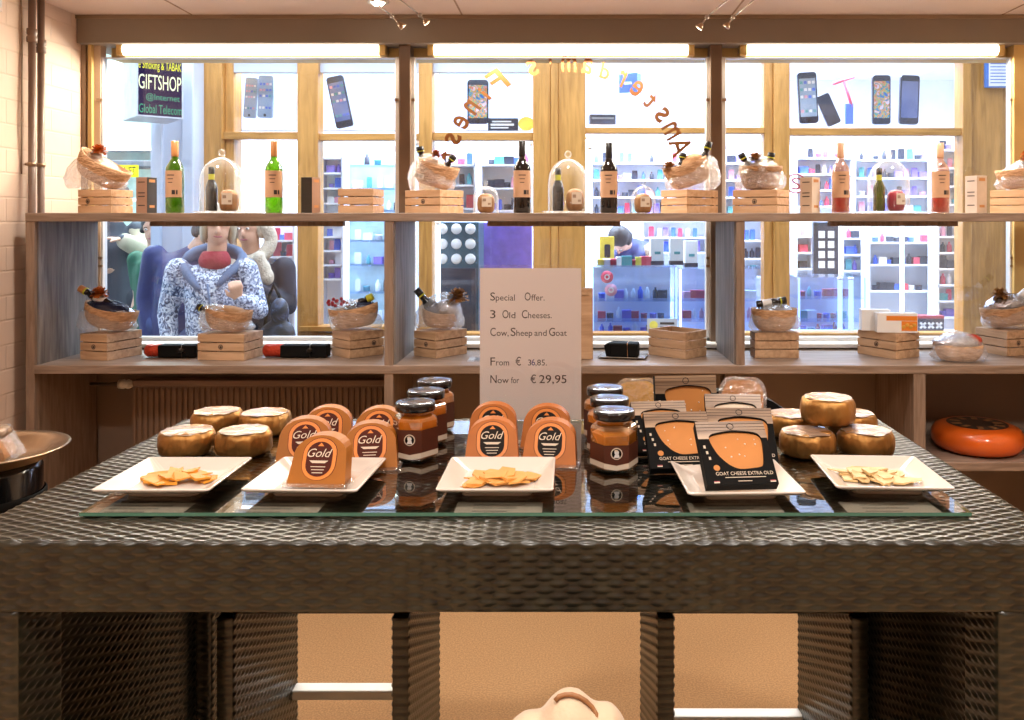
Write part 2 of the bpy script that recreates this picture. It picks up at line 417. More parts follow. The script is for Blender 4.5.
def rrect(x0, x1, z0, z1, r, n=4):
    p = []
    for cx, cz, a in ((x1 - r, z0 + r, -90), (x1 - r, z1 - r, 0), (x0 + r, z1 - r, 90), (x0 + r, z0 + r, 180)): p += arc(cx, cz, r, r, a, a + 90, n)
    return p
_FC = {}
def glyphs(body, italic=0, bold=0):
    """flat outline mesh of a text: verts in x,z with its width and cap height"""
    key = (body, italic, bold)
    if key in _FC: return _FC[key]
    cu = bpy.data.curves.new('t', 'FONT'); cu.body = body; cu.size = 1; cu.resolution_u = 3; cu.shear = italic; cu.offset = bold
    o = bpy.data.objects.new('t', cu); COL.objects.link(o)
    dg = bpy.context.evaluated_depsgraph_get(); dg.update()
    me = bpy.data.meshes.new_from_object(o.evaluated_get(dg))
    vs = [(v.co.x, v.co.y) for v in me.vertices]; fs = [tuple(p.vertices) for p in me.polygons]
    bpy.data.objects.remove(o); bpy.data.curves.remove(cu); bpy.data.meshes.remove(me)
    _FC[key] = (vs, fs); return vs, fs
def text_fit(mb, body, x0, x1, z0, z1, y, mi=0, T=None, italic=0, mirror=False, base=None, bold=0):
    """text stretched to the box x0..x1, z0..z1 facing -y"""
    vs, fs = glyphs(body, italic, bold)
    ax, bxm = min(v[0] for v in vs), max(v[0] for v in vs); az, bz = min(v[1] for v in vs), max(v[1] for v in vs)
    if base: az, bz = 0, base
    o = []
    for x, z in vs:
        u = (x - ax) / (bxm - ax); w = (z - az) / (bz - az)
        if mirror: u = 1 - u
        o.append((x0 + u * (x1 - x0), y, z0 + w * (z1 - z0)))
    mb.add(o, fs, False, mi, T)

# ------------------------------------------------------------------ woven wicker as real relief
def weave(w, h, P=.0225, Q=.0098, su=8, sv=4, amp=.0042):
    nu, nv = int(round(w / P)), int(round(h / Q)); P = w / nu; Q = h / nv
    gu, gv = nu * su + 1, nv * sv + 1
    u = np.linspace(0, nu, gu)[None, :].repeat(gv, 0); v = np.linspace(0, nv, gv)[:, None].repeat(gu, 1)
    row = np.minimum(np.floor(v + 1e-6), nv - 1); fv = v - row
    prof = np.sqrt(np.clip(1 - (2 * fv - 1) ** 2, 0, 1)) ** .8
    over = .5 + .5 * np.cos(PI * (u - .5 + row) )
    H = prof * (.15 + .85 * over)
    fu = u - np.floor(np.minimum(u + 1e-6, nu - 1e-3))
    V = np.sqrt(np.clip(1 - (2 * fu - 1) ** 2, 0, 1)) * .38
    z = np.maximum(H, V) * amp
    z[0, :] = z[-1, :] = z[:, 0] = z[:, -1] = 0
    idx = np.arange(gu * gv).reshape(gv, gu)
    quads = np.stack([idx[:-1, :-1], idx[:-1, 1:], idx[1:, 1:], idx[1:, :-1]], -1).reshape(-1, 4)
    return np.stack([u * P, v * Q, z], -1).reshape(-1, 3), quads
def npmesh(name, chunks, mats, parent, mis=None):
    """chunks: list of (verts, quads, material index, smooth)"""
    V = []; Q = []; mi = []; sm = []; b = 0
    for vs, qs, m_, s_ in chunks:
        V.append(vs); Q.append(qs + b); b += len(vs); mi += [m_] * len(qs); sm += [s_] * len(qs)
    V = np.concatenate(V); Q = np.concatenate(Q)
    me = bpy.data.meshes.new(name); me.vertices.add(len(V)); me.vertices.foreach_set('co', V.astype(np.float32).ravel())
    me.loops.add(Q.size); me.loops.foreach_set('vertex_index', Q.astype(np.int32).ravel())
    me.polygons.add(len(Q)); me.polygons.foreach_set('loop_start', np.arange(0, Q.size, 4, dtype=np.int32))
    me.polygons.foreach_set('material_index', np.array(mi, np.int32)); me.polygons.foreach_set('use_smooth', np.array(sm, bool))
    for m in mats: me.materials.append(M[m])
    me.update(calc_edges=True); me.validate()
    o = bpy.data.objects.new(name, me); COL.objects.link(o)
    if parent: o.parent = parent
    return o
def wface(o, du, dv, w, h, **kw):
    """woven face: origin o, unit directions du,dv; relief towards du x dv"""
    p, q = weave(w, h, **kw); o = np.array(o, float); du = np.array(du, float); dv = np.array(dv, float); n = np.cross(du, dv)
    return (o + p[:, :1] * du + p[:, 1:2] * dv + p[:, 2:] * n, q, 0, True)
def cbox(x0, x1, y0, y1, z0, z1, mi=1):
    vs = np.array([(x, y, z) for x in (x0, x1) for y in (y0, y1) for z in (z0, z1)], float)
    return (vs, np.array([(0, 1, 3, 2), (4, 6, 7, 5), (0, 4, 5, 1), (2, 3, 7, 6), (0, 2, 6, 4), (1, 5, 7, 3)]), mi, False)
def woven_box(name, x0, x1, y0, y1, z0, z1, faces, parent, **kw):
    e = .001
    ch = [cbox(x0 + e, x1 - e, y0 + e, y1 - e, z0 + e, z1 - e, 1)]
    if 'f' in faces: ch.append(wface((x0, y0, z0), (1, 0, 0), (0, 0, 1), x1 - x0, z1 - z0, **kw))
    if 'b' in faces: ch.append(wface((x1, y1, z0), (-1, 0, 0), (0, 0, 1), x1 - x0, z1 - z0, **kw))
    if 't' in faces: ch.append(wface((x0, y0, z1), (1, 0, 0), (0, 1, 0), x1 - x0, y1 - y0, **kw))
    if 'l' in faces: ch.append(wface((x0, y1, z0), (0, -1, 0), (0, 0, 1), y1 - y0, z1 - z0, **kw))
    if 'r' in faces: ch.append(wface((x1, y0, z0), (0, 1, 0), (0, 0, 1), y1 - y0, z1 - z0, **kw))
    return npmesh(name, ch, ['wicker', 'wickercore'], parent)

# ------------------------------------------------------------------ camera
cam = bpy.data.cameras.new('camera'); co = bpy.data.objects.new('camera', cam); COL.objects.link(co)
co.location = (0, 0, EYE); co.rotation_euler = (PI / 2, 0, 0)
cam.sensor_width = 36; cam.lens = F / 1024 * 36
cam.shift_x = (512 - CX) / 1024; cam.shift_y = (CY - 360) / 1024; cam.clip_start = .02
S.camera = co

# ------------------------------------------------------------------ room
XL, XR, YB, ZC = -2.29, 2.3, -2.6, 2.56
YW = 3.95                                   # inner face of the window wall
sbox('floor', XL - .1, XR + .1, YB - .1, YW + .2, -.08, 0, 'floor')
cl = MB().box(XL - .1, XR + .1, YB - .1, 4.3, ZC, ZC + .1)
struct('ceiling', cl, 'ceil')
sm = MB()
for y in (3.6, 3.1, 2.5, 1.9): sm.box(XL, XR, y - .004, y + .004, ZC - .002, ZC + .01)
for x in (-1.75, -.5, .75, 2.0): sm.box(x - .004, x + .004, -2.6, 3.93, ZC - .002, ZC + .01)
struct('trim_1', sm, 'ceilseam')
sbox('wall_left', XL - .15, XL, YB, 4.05, 0, ZC, 'brick')
sbox('wall_right', XR, XR + .15, YB, 4.3, 0, ZC, 'plaster')
sbox('wall_back', XL, XR, YB - .15, YB, 0, ZC, 'plaster')
zs = WZ(345, 4.0)                           # inner window sill
sbox('wall_front', XL, XR, YW, 4.12, 0, zs, 'plasterdark')
sbox('trim_2', XL, XR, 3.9, 4.14, zs, zs + .02, 'winwhite', bevel=.004)      # sill board
zb = WZ(43, 3.94)
sbox('trim_3', XL + .002, XR, 3.94, 4.3, zb, ZC - .005, 'beam', bevel=.003)  # beam over the window
sbox('trim_4', XL + .002, XR, 3.93, 3.945, ZC - .018, ZC - .002, 'winwood')  # bead under the ceiling
zh = WZ(60, 4.08)
sbox('trim_5', XL + .1, XR, 4.06, 4.16, zh, zb + .005, 'winhead')            # window head
# left reveal: stepped casing
xa = WX(82, 4.0)
fr = MB()
fr.box(XL, WX(88, 4), 3.98, 4.045, zs + .02, zb); fr.box(WX(88, 4), WX(91, 4), 3.99, 4.045, zs + .02, zb)
struct('trim_6', fr, 'winwood')
sbox('trim_7', WX(91, 4), WX(94.5, 4), 3.975, 4.045, zs + .02, zb, 'winhead')
sbox('trim_8', WX(94.5, 4), WX(101, 4), 3.995, 4.045, zs + .02, zb, 'plaster')
sbox('trim_9', WX(1012, 4), XR, 3.98, 4.045, zs + .02, zb, 'winhead')

def window(n, pl, pr, post_l=None):
    w = thing('window_%d' % n, None, None, (0, 0, 0), kind='structure')
    f = MB(); a, b = WX(pl, 4.02), WX(pr, 4.02); t = .02
    z0, z1 = zs + .02, zh
    f.box(a, a + t, 4.0, 4.04, z0, z1); f.box(b - t, b, 4.0, 4.04, z0, z1); f.box(a, b, 4.0, 4.04, z0, z0 + .018); f.box(a, b, 4.005, 4.04, z1 - .006, z1)
    f.build('window_frame', 'winwhite', w, bevel=.003)
    g = MB().box(a + t, b - t, 4.017, 4.021, z0 + .018, z1 - .006).build('window_glass', 'glass', w)
    k = MB()
    for zz in (WZ(258, 4), WZ(266, 4), WZ(100, 4)): k.box(a - .006, a + .02, 3.99, 4.0, zz - .006, zz + .006); k.box(b - .02, b + .006, 3.99, 4.0, zz - .006, zz + .006)
    k.build('hinge', 'brass', w)
    return w, a + t, b - t, z0, z1
window(1, 101, 400); win2 = window(2, 411.5, 709.5); window(3, 721, 1012)
sbox('trim_10', WX(400, 4), WX(411.5, 4), 3.97, 4.06, zs + .02, zb, 'winpost', bevel=.003)
sbox('trim_11', WX(709.5, 4), WX(721, 4), 3.97, 4.06, zs + .02, zb, 'winpost', bevel=.003)
# lettering on the middle pane, read from the street
ltt = thing('window_lettering', 'orange-gold lettering in an arc on the middle window pane', 'lettering', (0, 0, 0))
word = "Amsterdam's Finest"
ccx, ccz, rad = WX(564, 4.02), WZ(183, 4.02), 111 / F * 4.02
for i, ch in enumerate(word):
    if ch == ' ': continue
    a = R(17 + (167 - 17) * i / (len(word) - 1))
    hh = .078 if ch not in 'AF' else .105
    wd = {'m': .075, 'i': .026, "'": .014, 't': .04, 'r': .042, 'A': .085, 'F': .09}.get(ch, .052)
    lt = MB(); T = Matrix.Translation((ccx + rad * math.cos(a), 4.0155, ccz + rad * math.sin(a))) @ Matrix.Rotation(-(a - PI / 2), 4, 'Y')
    if ch == "'": text_fit(lt, ch, -wd / 2, wd / 2, .04, .07, 0, T=T, mirror=True)
    else: text_fit(lt, ch, -wd / 2, wd / 2, 0, hh, 0, T=T, mirror=True, italic=.12, bold=.018)
    lt.build('letter', 'goldleaf', ltt)

# strip lights under the beam
for i, (p0, p1, w_) in enumerate(((118, 386, 'left window pane'), (428, 694, 'middle window pane'), (740, 1003, 'right window pane'))):
    x0, x1 = WX(p0, 4.0), WX(p1, 4.0); z = WZ(50, 4.0)
    t = thing('strip_light', 'glowing fluorescent strip light above the ' + w_, 'light', ((x0 + x1) / 2, 4.0, z), group='strip lights along the window head')
    L = (x1 - x0) / 2
    MB().box(-L, L, .03, .058, -.012, .022).build('batten', 'white', t, bevel=.003)
    MB().tube([(-L + .03, 0, 0), (L - .03, 0, 0)], .026, 14).build('tube', 'tube', t)
    for s in (-1, 1): MB().box(s * L - .03 * (s > 0), s * L + .03 * (s < 0), -.02, .058, -.028, .022).build('end_cap', 'winhead', t, bevel=.003)

# left wall: pipes, box, cable
for px, zc, lab in ((32, WZ(32, 3.5), 'thin painted pipe on the left wall, nearer the corner of the picture'), (41, WZ(40, 3.5), 'thin painted pipe on the left wall, nearer the window')):
    Y = .0; x = XL + .032
    Y = x / ((px - CX) / F)
    t = thing('wall_pipe', lab, 'pipe', (x, Y, 0), group='pipes on the left wall')
    MB().tube([(0, 0, .02), (0, 0, ZC)], .014, 12).build('pipe', 'pipe', t)
    MB().lathe([(.014, -.03), (.02, -.028), (.02, -.006), (.016, 0), (.02, .006), (.02, .028), (.014, .03)], 12, (0, 0, zc)).build('coupling', 'pipe', t)
    MB().tube([(-.028, 0, WZ(163, 3.5)), (0, 0, WZ(163, 3.5))], .006, 8).lathe([(.017, -.008), (.017, .008)], 12, (0, 0, WZ(163, 3.5))).build('bracket', 'brass', t)
tag(MB().tube([(XL + .006, 3.535, ZC), (XL + .008, 3.54, 2.3), (XL + .012, 3.53, 2.0), (XL + .006, 3.54, 1.8)], .003, 6).build('wall_cable', 'winwood'), 'thin dark cable running down the wall between two pipes', 'cable')
t = thing('wall_box', 'small pale box mounted high on the left wall', 'box', (XL, 3.25, 2.44))
bx('casing', 0, .07, -.1, .08, -.02, .11, 'ceil', t, .006); bx('front_cover', .07, .075, -.085, .065, -.005, .095, 'winwhite', t, .003)

# cable spotlights at the ceiling
for i, (px, py, qx, qy, lab) in enumerate(((392, 16, 403, 27, 'small cable spotlight by the left end of the beam gap'), (420, 15, 427, 23, 'small cable spotlight just right of the left window post'), (707, 17, 699, 28, 'small cable spotlight just left of the right window post'), (733, 17, 726, 27, 'small cable spotlight just right of the right window post'))):
    Y = 3.6; p = W(px, py, Y); q = W(qx, qy, Y)
    t = thing('cable_spotlight', lab, 'spotlight', p, group='cable spotlights under the ceiling')
    d = q - p
    tilt = .35 if i < 2 else -.35
    MB().tube([(-tilt * .35, -.1, ZC - p.z), (0, 0, 0)], .003, 6).build('wire', 'steel', t)
    MB().tube([(0, 0, 0), d * .6], .004, 6).ell((0, 0, 0), (.01, .01, .01), 8).build('arm', 'steel', t)
    n = d.normalized(); MB().tube([d * .6, d * .75, d * 1.0], [.007, .011, .017], 10).build('lamp_head', 'brass', t)
t = thing('recessed_spotlight', 'small bright round spotlight set in the ceiling', 'spotlight', (WX(378, 3.70), 3.70, ZC))
MB().lathe([(.03, 0), (.045, 0), (.045, -.008), (.03, -.006)], 20, caps=False).build('bezel', 'white', t)
MB().lathe([(.0001, -.004), (.02, -.016), (.03, -.003)], 20, caps=False).build('bulb', emis('bulb_glow', 'fff2d8', 25), t)

# ------------------------------------------------------------------ shelf unit
YF, YK = 3.47, 3.93
ZU0, ZU1 = 1.602, 1.637
ZL0, ZL1 = WZ(374, YF) , WZ(365.5, YF)
sh = thing('window_shelf_unit', 'long two-level oak shelf unit standing in front of the shop windows', 'shelf', (0, YF, 0))
y0, y1 = 0, YK - YF
xe = 2.25
xl0, xl1 = WX(25, YF), WX(34, YF)
bx('upper_board', xl0, xe, y0, y1, ZU0, ZU1, 'shelf', sh, .003)
bx('lower_board', xl1, xe, y0, y1, ZL0, ZL1, 'shelf', sh, .003)
bx('side_panel', xl0, xl1, y0 + .003, y1, .002, ZU0, 'shelfv', sh)
bx('side_panel', xe - .04, xe, y0 + .003, y1, .002, ZL0, 'shelfv', sh)
g0 = MB().box(xl1, xl1 + .006, .02, y1, ZL1, ZU0).build('daylit_inner_face', 'shelfgrey', sh)  # thin face that carries the daylight grey
u1a, u1b = WX(384, YF), WX(393, YF)
bx('upright', u1a, u1b, y0 + .003, y1, ZL1, ZU0, 'shelfv', sh)
bx('upright', u1a, u1b, y0 + .003, y1, .002, ZL0, 'shelfv', sh)
MB().box(u1b, u1b + .006, .02, y1, ZL1, ZU0).build('daylit_inner_face', 'shelfgrey', sh)
u2a, u2b = WX(736.5, YF), WX(745, YF)
bx('upright', u2a, u2b, y0 + .003, y1, ZL1, ZU0, 'shelfv', sh)
MB().box(u2a - .006, u2a, .02, y1, ZL1, ZU0).build('daylit_inner_face', 'shelfgrey', sh)
u3a, u3b = WX(914, YF), WX(926, YF)
bx('upright', u3a, u3b, y0 + .003, y1, .002, ZL0, 'shelfv', sh)
zlow = WZ(462.5, YF)
bx('low_board', u3b, xe - .04, y0, y1, zlow - .036, zlow, 'shelf', sh, .003)
for p0, p1 in ((153, 345), (488, 620), (828, 955)):
    bx('batten', WX(p0, 3.6), WX(p1, 3.6), .1, .14, ZU0 - .02, ZU0, 'shelfv', sh)
bx('back_rail', u1b, WX(740, YF), y1 - .02, y1, .02, ZL0 - .05, 'plasterdark', sh)
bx('back_rail', WX(745, YF), u3a, y1 - .02, y1, .02, ZL0 - .05, 'plasterdark', sh)
bx('back_rail', u3b, xe - .04, y1 - .02, y1, .02, ZL0, 'plasterdark', sh)

# radiator
x0, x1 = WX(133, 3.86), u1a - .03
z0, z1 = .2, WZ(380, 3.86)
t = thing('radiator', 'brown panel radiator under the left window', 'radiator', ((x0 + x1) / 2, 3.86, z0)); L = (x1 - x0) / 2; H = z1 - z0
rb = MB(); n = 46
for i in range(n):
    a = -L + 2 * L * i / n; w = 2 * L / n
    rb.prism([(0, 0)] * 0 or [(a, .01), (a + w, .01), (a + w, H - .02), (a, H - .02)], .0, .04)
    rb.add([(a + w * .2, 0, .02), (a + w * .35, -.012, .03), (a + w * .65, -.012, .03), (a + w * .8, 0, .02), (a + w * .2, 0, H - .03), (a + w * .35, -.012, H - .04), (a + w * .65, -.012, H - .04), (a + w * .8, 0, H - .03)],
           [(0, 1, 5, 4), (1, 2, 6, 5), (2, 3, 7, 6)])
rb.build('panel', 'radiator', t)
MB().box(-L, L, -.008, .05, H - .025, H).build('top_grille', 'radiator', t, bevel=.004)
for s in (-.7, .7): MB().box(s * L - .015, s * L + .015, .0, .04, -z0, .02).build('foot', 'radiator', t)
MB().tube([(-L, .01, H - .02), (-L - .06, .01, H - .02), (-L - .2, .01, H - .02)], .008, 8).build('pipe', 'steel', t)
MB().lathe([(.001, -.03), (.02, -.03), (.022, -.01), (.018, .0), (.022, .012), (.014, .03), (.001, .03)], 14, T=Matrix.Translation((-L - .03, -.005, H - .018)) @ Matrix.Rotation(PI / 2, 4, 'Y')).build('valve', 'white', t)

# ------------------------------------------------------------------ wicker table
TX0, TX1, TY0, TY1, TZ, TH = -.972, .78, 1.325, 2.15, 1.1, .108
tb = thing('wicker_table', 'large dark brown woven wicker bar table with a glass top', 'table', (0, 0, 0))
woven_box('top', TX0, TX1, TY0, TY1, TZ - TH, TZ, 'ftlr', tb)
lw = .112
for (a, b, c, d, fc) in ((TX0, TX0 + lw, TY0, TY0 + lw, 'fr'), (TX1 - lw, TX1, TY0, TY0 + lw, 'fl'), (TX0, TX0 + lw, TY1 - lw, TY1, 'fr'), (TX1 - lw, TX1, TY1 - lw, TY1, 'fl')):
    woven_box('leg', a, b, c, d, .0, TZ - TH, fc, tb, su=5, sv=3)
woven_box('end_panel', TX0 + .03, TX0 + .075, TY0 + lw, TY1 - lw, .05, TZ - TH, 'r', tb, su=5, sv=3)
woven_box('end_panel', TX1 - .075, TX1 - .03, TY0 + lw, TY1 - lw, .05, TZ - TH, 'l', tb, su=5, sv=3)
GX0, GX1, GY0, GY1, GZ = -.825, .675, 1.428, 2.085, TZ + .0118
gl = MB().box(GX0, GX1, GY0, GY1, TZ + .0058, GZ, 0)
gl.m = [0] * 6; gl.m[0] = gl.m[1] = gl.m[2] = gl.m[3] = 1
# order of box faces: x0, x1, y0, y1, z0, z1
gl.m = [1, 1, 1, 1, 2, 0]
gl.build('glass_top', ['tableglass', 'glassedge', 'clear'], tb)

# paper labels lying under the glass, in front of the plates
for (x, y, w, lab) in ((WX(140, 1.47), 1.462, .17, 'leftmost plate'), (WX(275, 1.47), 1.462, .16, 'plate holding a labelled cheese wedge'), (WX(499, 1.47), 1.466, .15, 'middle plate'), (WX(735, 1.47), 1.462, .16, 'plate holding a goat cheese pack'), (WX(890, 1.47), 1.466, .16, 'rightmost plate')):
    t = thing('price_card', 'cream paper card under the glass in front of the ' + lab, 'card', (x, y, TZ + .0049), group='paper cards under the table glass')
    MB().box(-w / 2, w / 2, -.03, .035, 0, .0005).build('card', 'paper', t)
    k = MB()
    for j in range(3): k.box(-w * .3, w * (.3 - .1 * j), .018 - .016 * j, .021 - .016 * j, .0005, .0007)
    k.build('print', 'ink', t)

# ------------------------------------------------------------------ stools under the table
def stool(x0, x1, lab, tall):
    t = thing('bar_stool', lab, 'stool', ((x0 + x1) / 2, 1.76, 0), group='wicker bar stools'); h = (x1 - x0) / 2; D = .42
    for s in (-1, 1):
        a, b = (s * h - .032, s * h) if s > 0 else (-h, -h + .032)
        woven_box('side_panel', a, b, 0, D, .001, .78, 'flr', t, su=4, sv=3)
    woven_box('seat', -h, h, 0.02, D, .78, .85, 'ft', t, su=4, sv=3)
    zr = .335 if tall else .40; MB().box(-h + .032, h - .032, D - .05, D - .01, zr, zr + .025).build('foot_rail', 'white', t, bevel=.004)
    MB().box(-h + .032, h - .032, .0, .0 + .03, .26, .28).build('foot_rail', 'white', t, bevel=.004) if False else None
    if tall:
        k = MB(); n = 12
        out = arc(0, 0, h + .06, .3, 0, 180, 14)
        k.prism(out, D - .01, D + .03, T=Matrix.Translation((0, 0, .87)))
        k.build('backrest', 'black', t, bevel=.008)
        for s in (-1, 1): MB().box(s * h * .8 - .015, s * h * .8 + .015, D, D + .025, .8, .9).build('back_post', 'black', t)
    return t
stool(WX(217, 1.76), WX(408, 1.76), 'wicker bar stool tucked under the left half of the table', False)
stool(WX(658, 1.76), WX(868, 1.76), 'wicker bar stool with black back tucked under the right half of the table', True)
# ------------------------------------------------------------------ things on the table
G = GZ                                        # top of the glass
def plate(x, y, lab, rz=0):
    t = MB(); s = .1025
    def ring(h, z, r): return [(p[0], p[1], z) for p in rrect(-h, h, -h, h, r, 3)]
    rings = [ring(.062, 0, .012), ring(.064, .006, .012), ring(.098, .019, .008), ring(s, .0225, .006), ring(s, .0255, .006), ring(.099, .0255, .008), ring(.070, .010, .014), ring(.066, .0085, .014)]
    n = len(rings[0]); vs = sum(rings, []); fs = []
    for i in range(len(rings) - 1):
        for k in range(n): fs.append((i * n + k, i * n + (k + 1) % n, (i + 1) * n + (k + 1) % n, (i + 1) * n + k))
    fs.append(tuple(range(n - 1, -1, -1))); fs.append(tuple((len(rings) - 1) * n + k for k in range(n)))
    t.add(vs, fs)
    o = t.build('square_plate', 'porcelain', None, (x, y, G), bevel=.0015); o.rotation_euler = (0, 0, rz)
    return tag(o, lab, 'plate', 'square white plates on the glass top')
P1, P2, P3, P4, P5 = (-.727, 1.572), (-.466, 1.572), (-.131, 1.574), (.300, 1.556), (.574, 1.585)
plate(*P1, 'square white plate of deep yellow cheese flakes at the left end')
plate(*P2, 'square white plate with one labelled cheese wedge standing on it', R(-2))
plate(*P3, 'square white plate of pale orange cheese slices in the middle')
plate(*P4, 'square white plate with a goat cheese pack leaning on it', R(2))
plate(*P5, 'square white plate of thin cream cheese flakes at the right end', R(-3))

def shards(P, mat, n, spread, sz, lab, grp, seed, cx=0, cy=0):
    rnd = random.Random(seed)
    for i in range(n):
        k = MB(); m = rnd.randint(4, 6); a0 = rnd.random() * 6
        out = []
        for j in range(m):
            a = a0 + 2 * PI * j / m + rnd.uniform(-.3, .3); r = sz * rnd.uniform(.6, 1.2)
            out.append((r * math.cos(a) * 1.5, r * math.sin(a)))
        vs = []; h = .003
        for z in (0, h):
            for (u, v) in out: vs.append((u, v, z + .25 * u * rnd.uniform(-.3, .5)))
        fs = [tuple(range(m - 1, -1, -1)), tuple(range(m, 2 * m))] + [(j, (j + 1) % m, (j + 1) % m + m, j + m) for j in range(m)]
        k.add(vs, fs)
        x = P[0] + cx + rnd.uniform(-1, 1) * spread * 1.25; y = P[1] + cy + rnd.uniform(-1, 1) * spread * .75
        d = math.hypot((x - P[0] - cx) / 1.25, y - P[1] - cy) / spread
        o = k.build('cheese_flake', mat, None, (x, y, G + .0088 + max(0, (1 - d)) * .010 + .0028 * (i % 3)), rot=(rnd.uniform(-.16, .16), rnd.uniform(-.16, .16), rnd.uniform(0, 6)))
        tag(o, lab, 'cheese', grp)
shards(P1, 'shardy', 22, .045, .017, 'small deep yellow cheese flake on the leftmost plate', 'yellow cheese flakes', 1, .005, .0)
shards(P3, 'shardo', 20, .045, .02, 'pale orange cheese slice heaped on the middle plate', 'orange cheese slices', 2, .008, -.01)
shards(P5, 'shardc', 22, .047, .017, 'thin cream cheese flake on the rightmost plate', 'cream cheese flakes', 3, -.005, -.005)

# gold-foiled cheeses
def gold(x, y, z, lab, rz, r=.0592, h=.048):
    t = thing('foil_wrapped_cheese', lab, 'cheese', (x, y, z), rz, 'gold foil cheeses')
    prof = [(.0001, 0), (r * .8, .0), (r * .93, .004), (r * .99, .014), (r, h * .5), (r * .985, h * .75), (r * .92, h * .93), (r * .82, h), (.0001, h + .001)]
    k = MB(); n = 40
    k.lathe(prof, n)
    rnd = random.Random(int(rz * 100)); ph = [rnd.uniform(.965, 1.02) for _ in range(n)]
    ph = [p_ - (.035 if j % 5 == 0 else 0) for j, p_ in enumerate(ph)]
    k.v = [(v[0] * q_, v[1] * q_, v[2] + (rnd.uniform(-.0015, .0015) if 1 < i // n < 8 else 0)) for i, v in enumerate(k.v) for q_ in [(ph[i % n] * rnd.uniform(.985, 1.012)) if 0 < i // n < 8 else 1]]
    k.build('foil', 'goldfoil', t)
    ph2 = [rnd.uniform(.80, .90) for _ in range(24)]
    q = MB(); vs = [(0, 0, h + .0025)] + [(r * ph2[i] * math.cos(2 * PI * i / 24), r * ph2[i] * math.sin(2 * PI * i / 24), h + .0012 - (.0015 if ph2[i] > .86 else 0)) for i in range(24)]
    q.add(vs, [(0, i + 1, (i + 1) % 24 + 1) for i in range(24)], True)
    q.build('top_label', 'foiltop', t, )
    return t
gd = .494 * F
def gy(py): return gd / (py - CY)
gold(WX(187, 1.80), 1.80, G, 'gold foil cheese at the front left of the left-hand pile', .3)
gold(WX(244, 1.80), 1.80, G, 'gold foil cheese at the front right of the left-hand pile', 1.1)
gold(WX(217, 1.985), 1.985, G, 'gold foil cheese at the back left of the left-hand pile', 2.)
gold(WX(265, 1.97), 1.97, G, 'gold foil cheese at the back right of the left-hand pile', 2.9)
gold(WX(807, 1.79), 1.79, G, 'gold foil cheese at the front left of the right-hand pile', .7)
gold(WX(866, 1.80), 1.80, G, 'gold foil cheese at the front right of the right-hand pile', 1.7)
gold(WX(791, 1.955), 1.955, G, 'gold foil cheese at the back left of the right-hand pile', 2.6)
gold(WX(851, 1.965), 1.965, G, 'gold foil cheese at the back right of the right-hand pile', 3.3)
gold(WX(828, 1.86), 1.86, G + .0505, 'gold foil cheese stacked on top of the right-hand pile', 4.1, .0595, .055)

# wedges with the oval label
def wedge(x, y, z, rz, lean, lab, grp, rind, lmat, s=1.):
    t = thing('cheese_wedge', lab, 'cheese', (x, y, z), rz, grp)
    T = Matrix(((s, 0, 0, 0), (0, s, s * math.tan(R(lean)), 0), (0, 0, s * .88 * math.cos(R(lean)), 0), (0, 0, 0, 1)))
    w0, w1, h = .055, .050, .104
    out = [(-w0, .004), (-w0 + .006, 0), (w0 - .006, 0), (w0, .004), (w1, .062)] + arc(0, .062, w1, h - .062, 8, 172, 12) + [(-w1, .062)]
    MB().prism(out, 0, .034, T=T, smooth=False).build('rind', rind, t, bevel=.006)
    cz = .056
    ov = arc(0, cz, .0315, .042, 0, 360, 31)[:-1]; 
    def stad(w, hh): return arc(0, cz + hh - w, w, w, 0, 180, 12) + arc(0, cz - hh + w, w, w, 180, 360, 12)
    MB().prism(stad(.0315, .042), -.0012, .002, T=T).build('label_ring', 'ring', t)
    MB().prism(stad(.0325, .043), -.0006, .002, T=T).build('label_border', lmat, t)
    q = MB().prism(stad(.0245, .035), -.0018, .002, T=T).build('label', lmat, t)
    k = MB()
    text_fit(k, 'Gold', -.023, .023, cz + .004, cz + .021, -.0022, T=T, italic=.35)
    k.prism([(-.018, cz - .003), (.018, cz - .003), (.012, cz - .008), (-.012, cz - .008)], -.0022, -.0019, T=T)
    for j in range(3): k.box(-.014 + .002 * j, .014 - .002 * j, -.0022, -.0019, cz - .016 - .006 * j, cz - .0145 - .006 * j, T=T)
    k.build('label_print', 'cream', t)
    c = MB(); c.prism([(-.006, cz + .026), (.006, cz + .026), (.0, cz + .033)], -.0022, -.0019, T=T); c.build('crown_mark', 'ring', t)
    # sealed plastic skin: a flange round the foot and one side
    f = MB(); f.prism([(-w0 - .006, -.0), (w0 + .007, -.0), (w0 + .007, .007), (-w0 - .006, .007)], -.006, .038, T=T); f.build('plastic_wrap', 'film', t)
    return t
A = ('brown-labelled cheese wedges on the left', 'wax', 'brownlabel')
wedge(WX(315, 1.525), 1.525, G + .0125, R(-4), 22, 'amber cheese wedge with brown label standing on the square plate', *A, s=.98)
wedge(WX(303, 1.705), 1.705, G, R(10), 24, 'amber cheese wedge half hidden behind the wedge on the plate', *A)
wedge(WX(327, 1.82), 1.81, G, R(8), 20, 'amber cheese wedge with brown label at the back left', *A)
wedge(WX(369, 1.665), 1.665, G, R(8), 22, 'amber cheese wedge with brown label right beside a dark-lidded jar', *A)
wedge(WX(377, 1.80), 1.80, G, R(4), 20, 'amber cheese wedge at the back, nearest the jars', *A)
A = ('black-labelled cheese wedges in the middle', 'waxc', 'darklabel')
wedge(WX(491.5, 1.70), 1.70, G, R(2), 26, 'orange cheese wedge with black label, front left of the middle four', *A)
wedge(WX(548.5, 1.69), 1.69, G, R(-5), 26, 'orange cheese wedge with black label, front right of the middle four', *A)
wedge(WX(492, 1.84), 1.84, G, R(0), 18, 'orange cheese wedge with black label, back left of the middle four', *A)
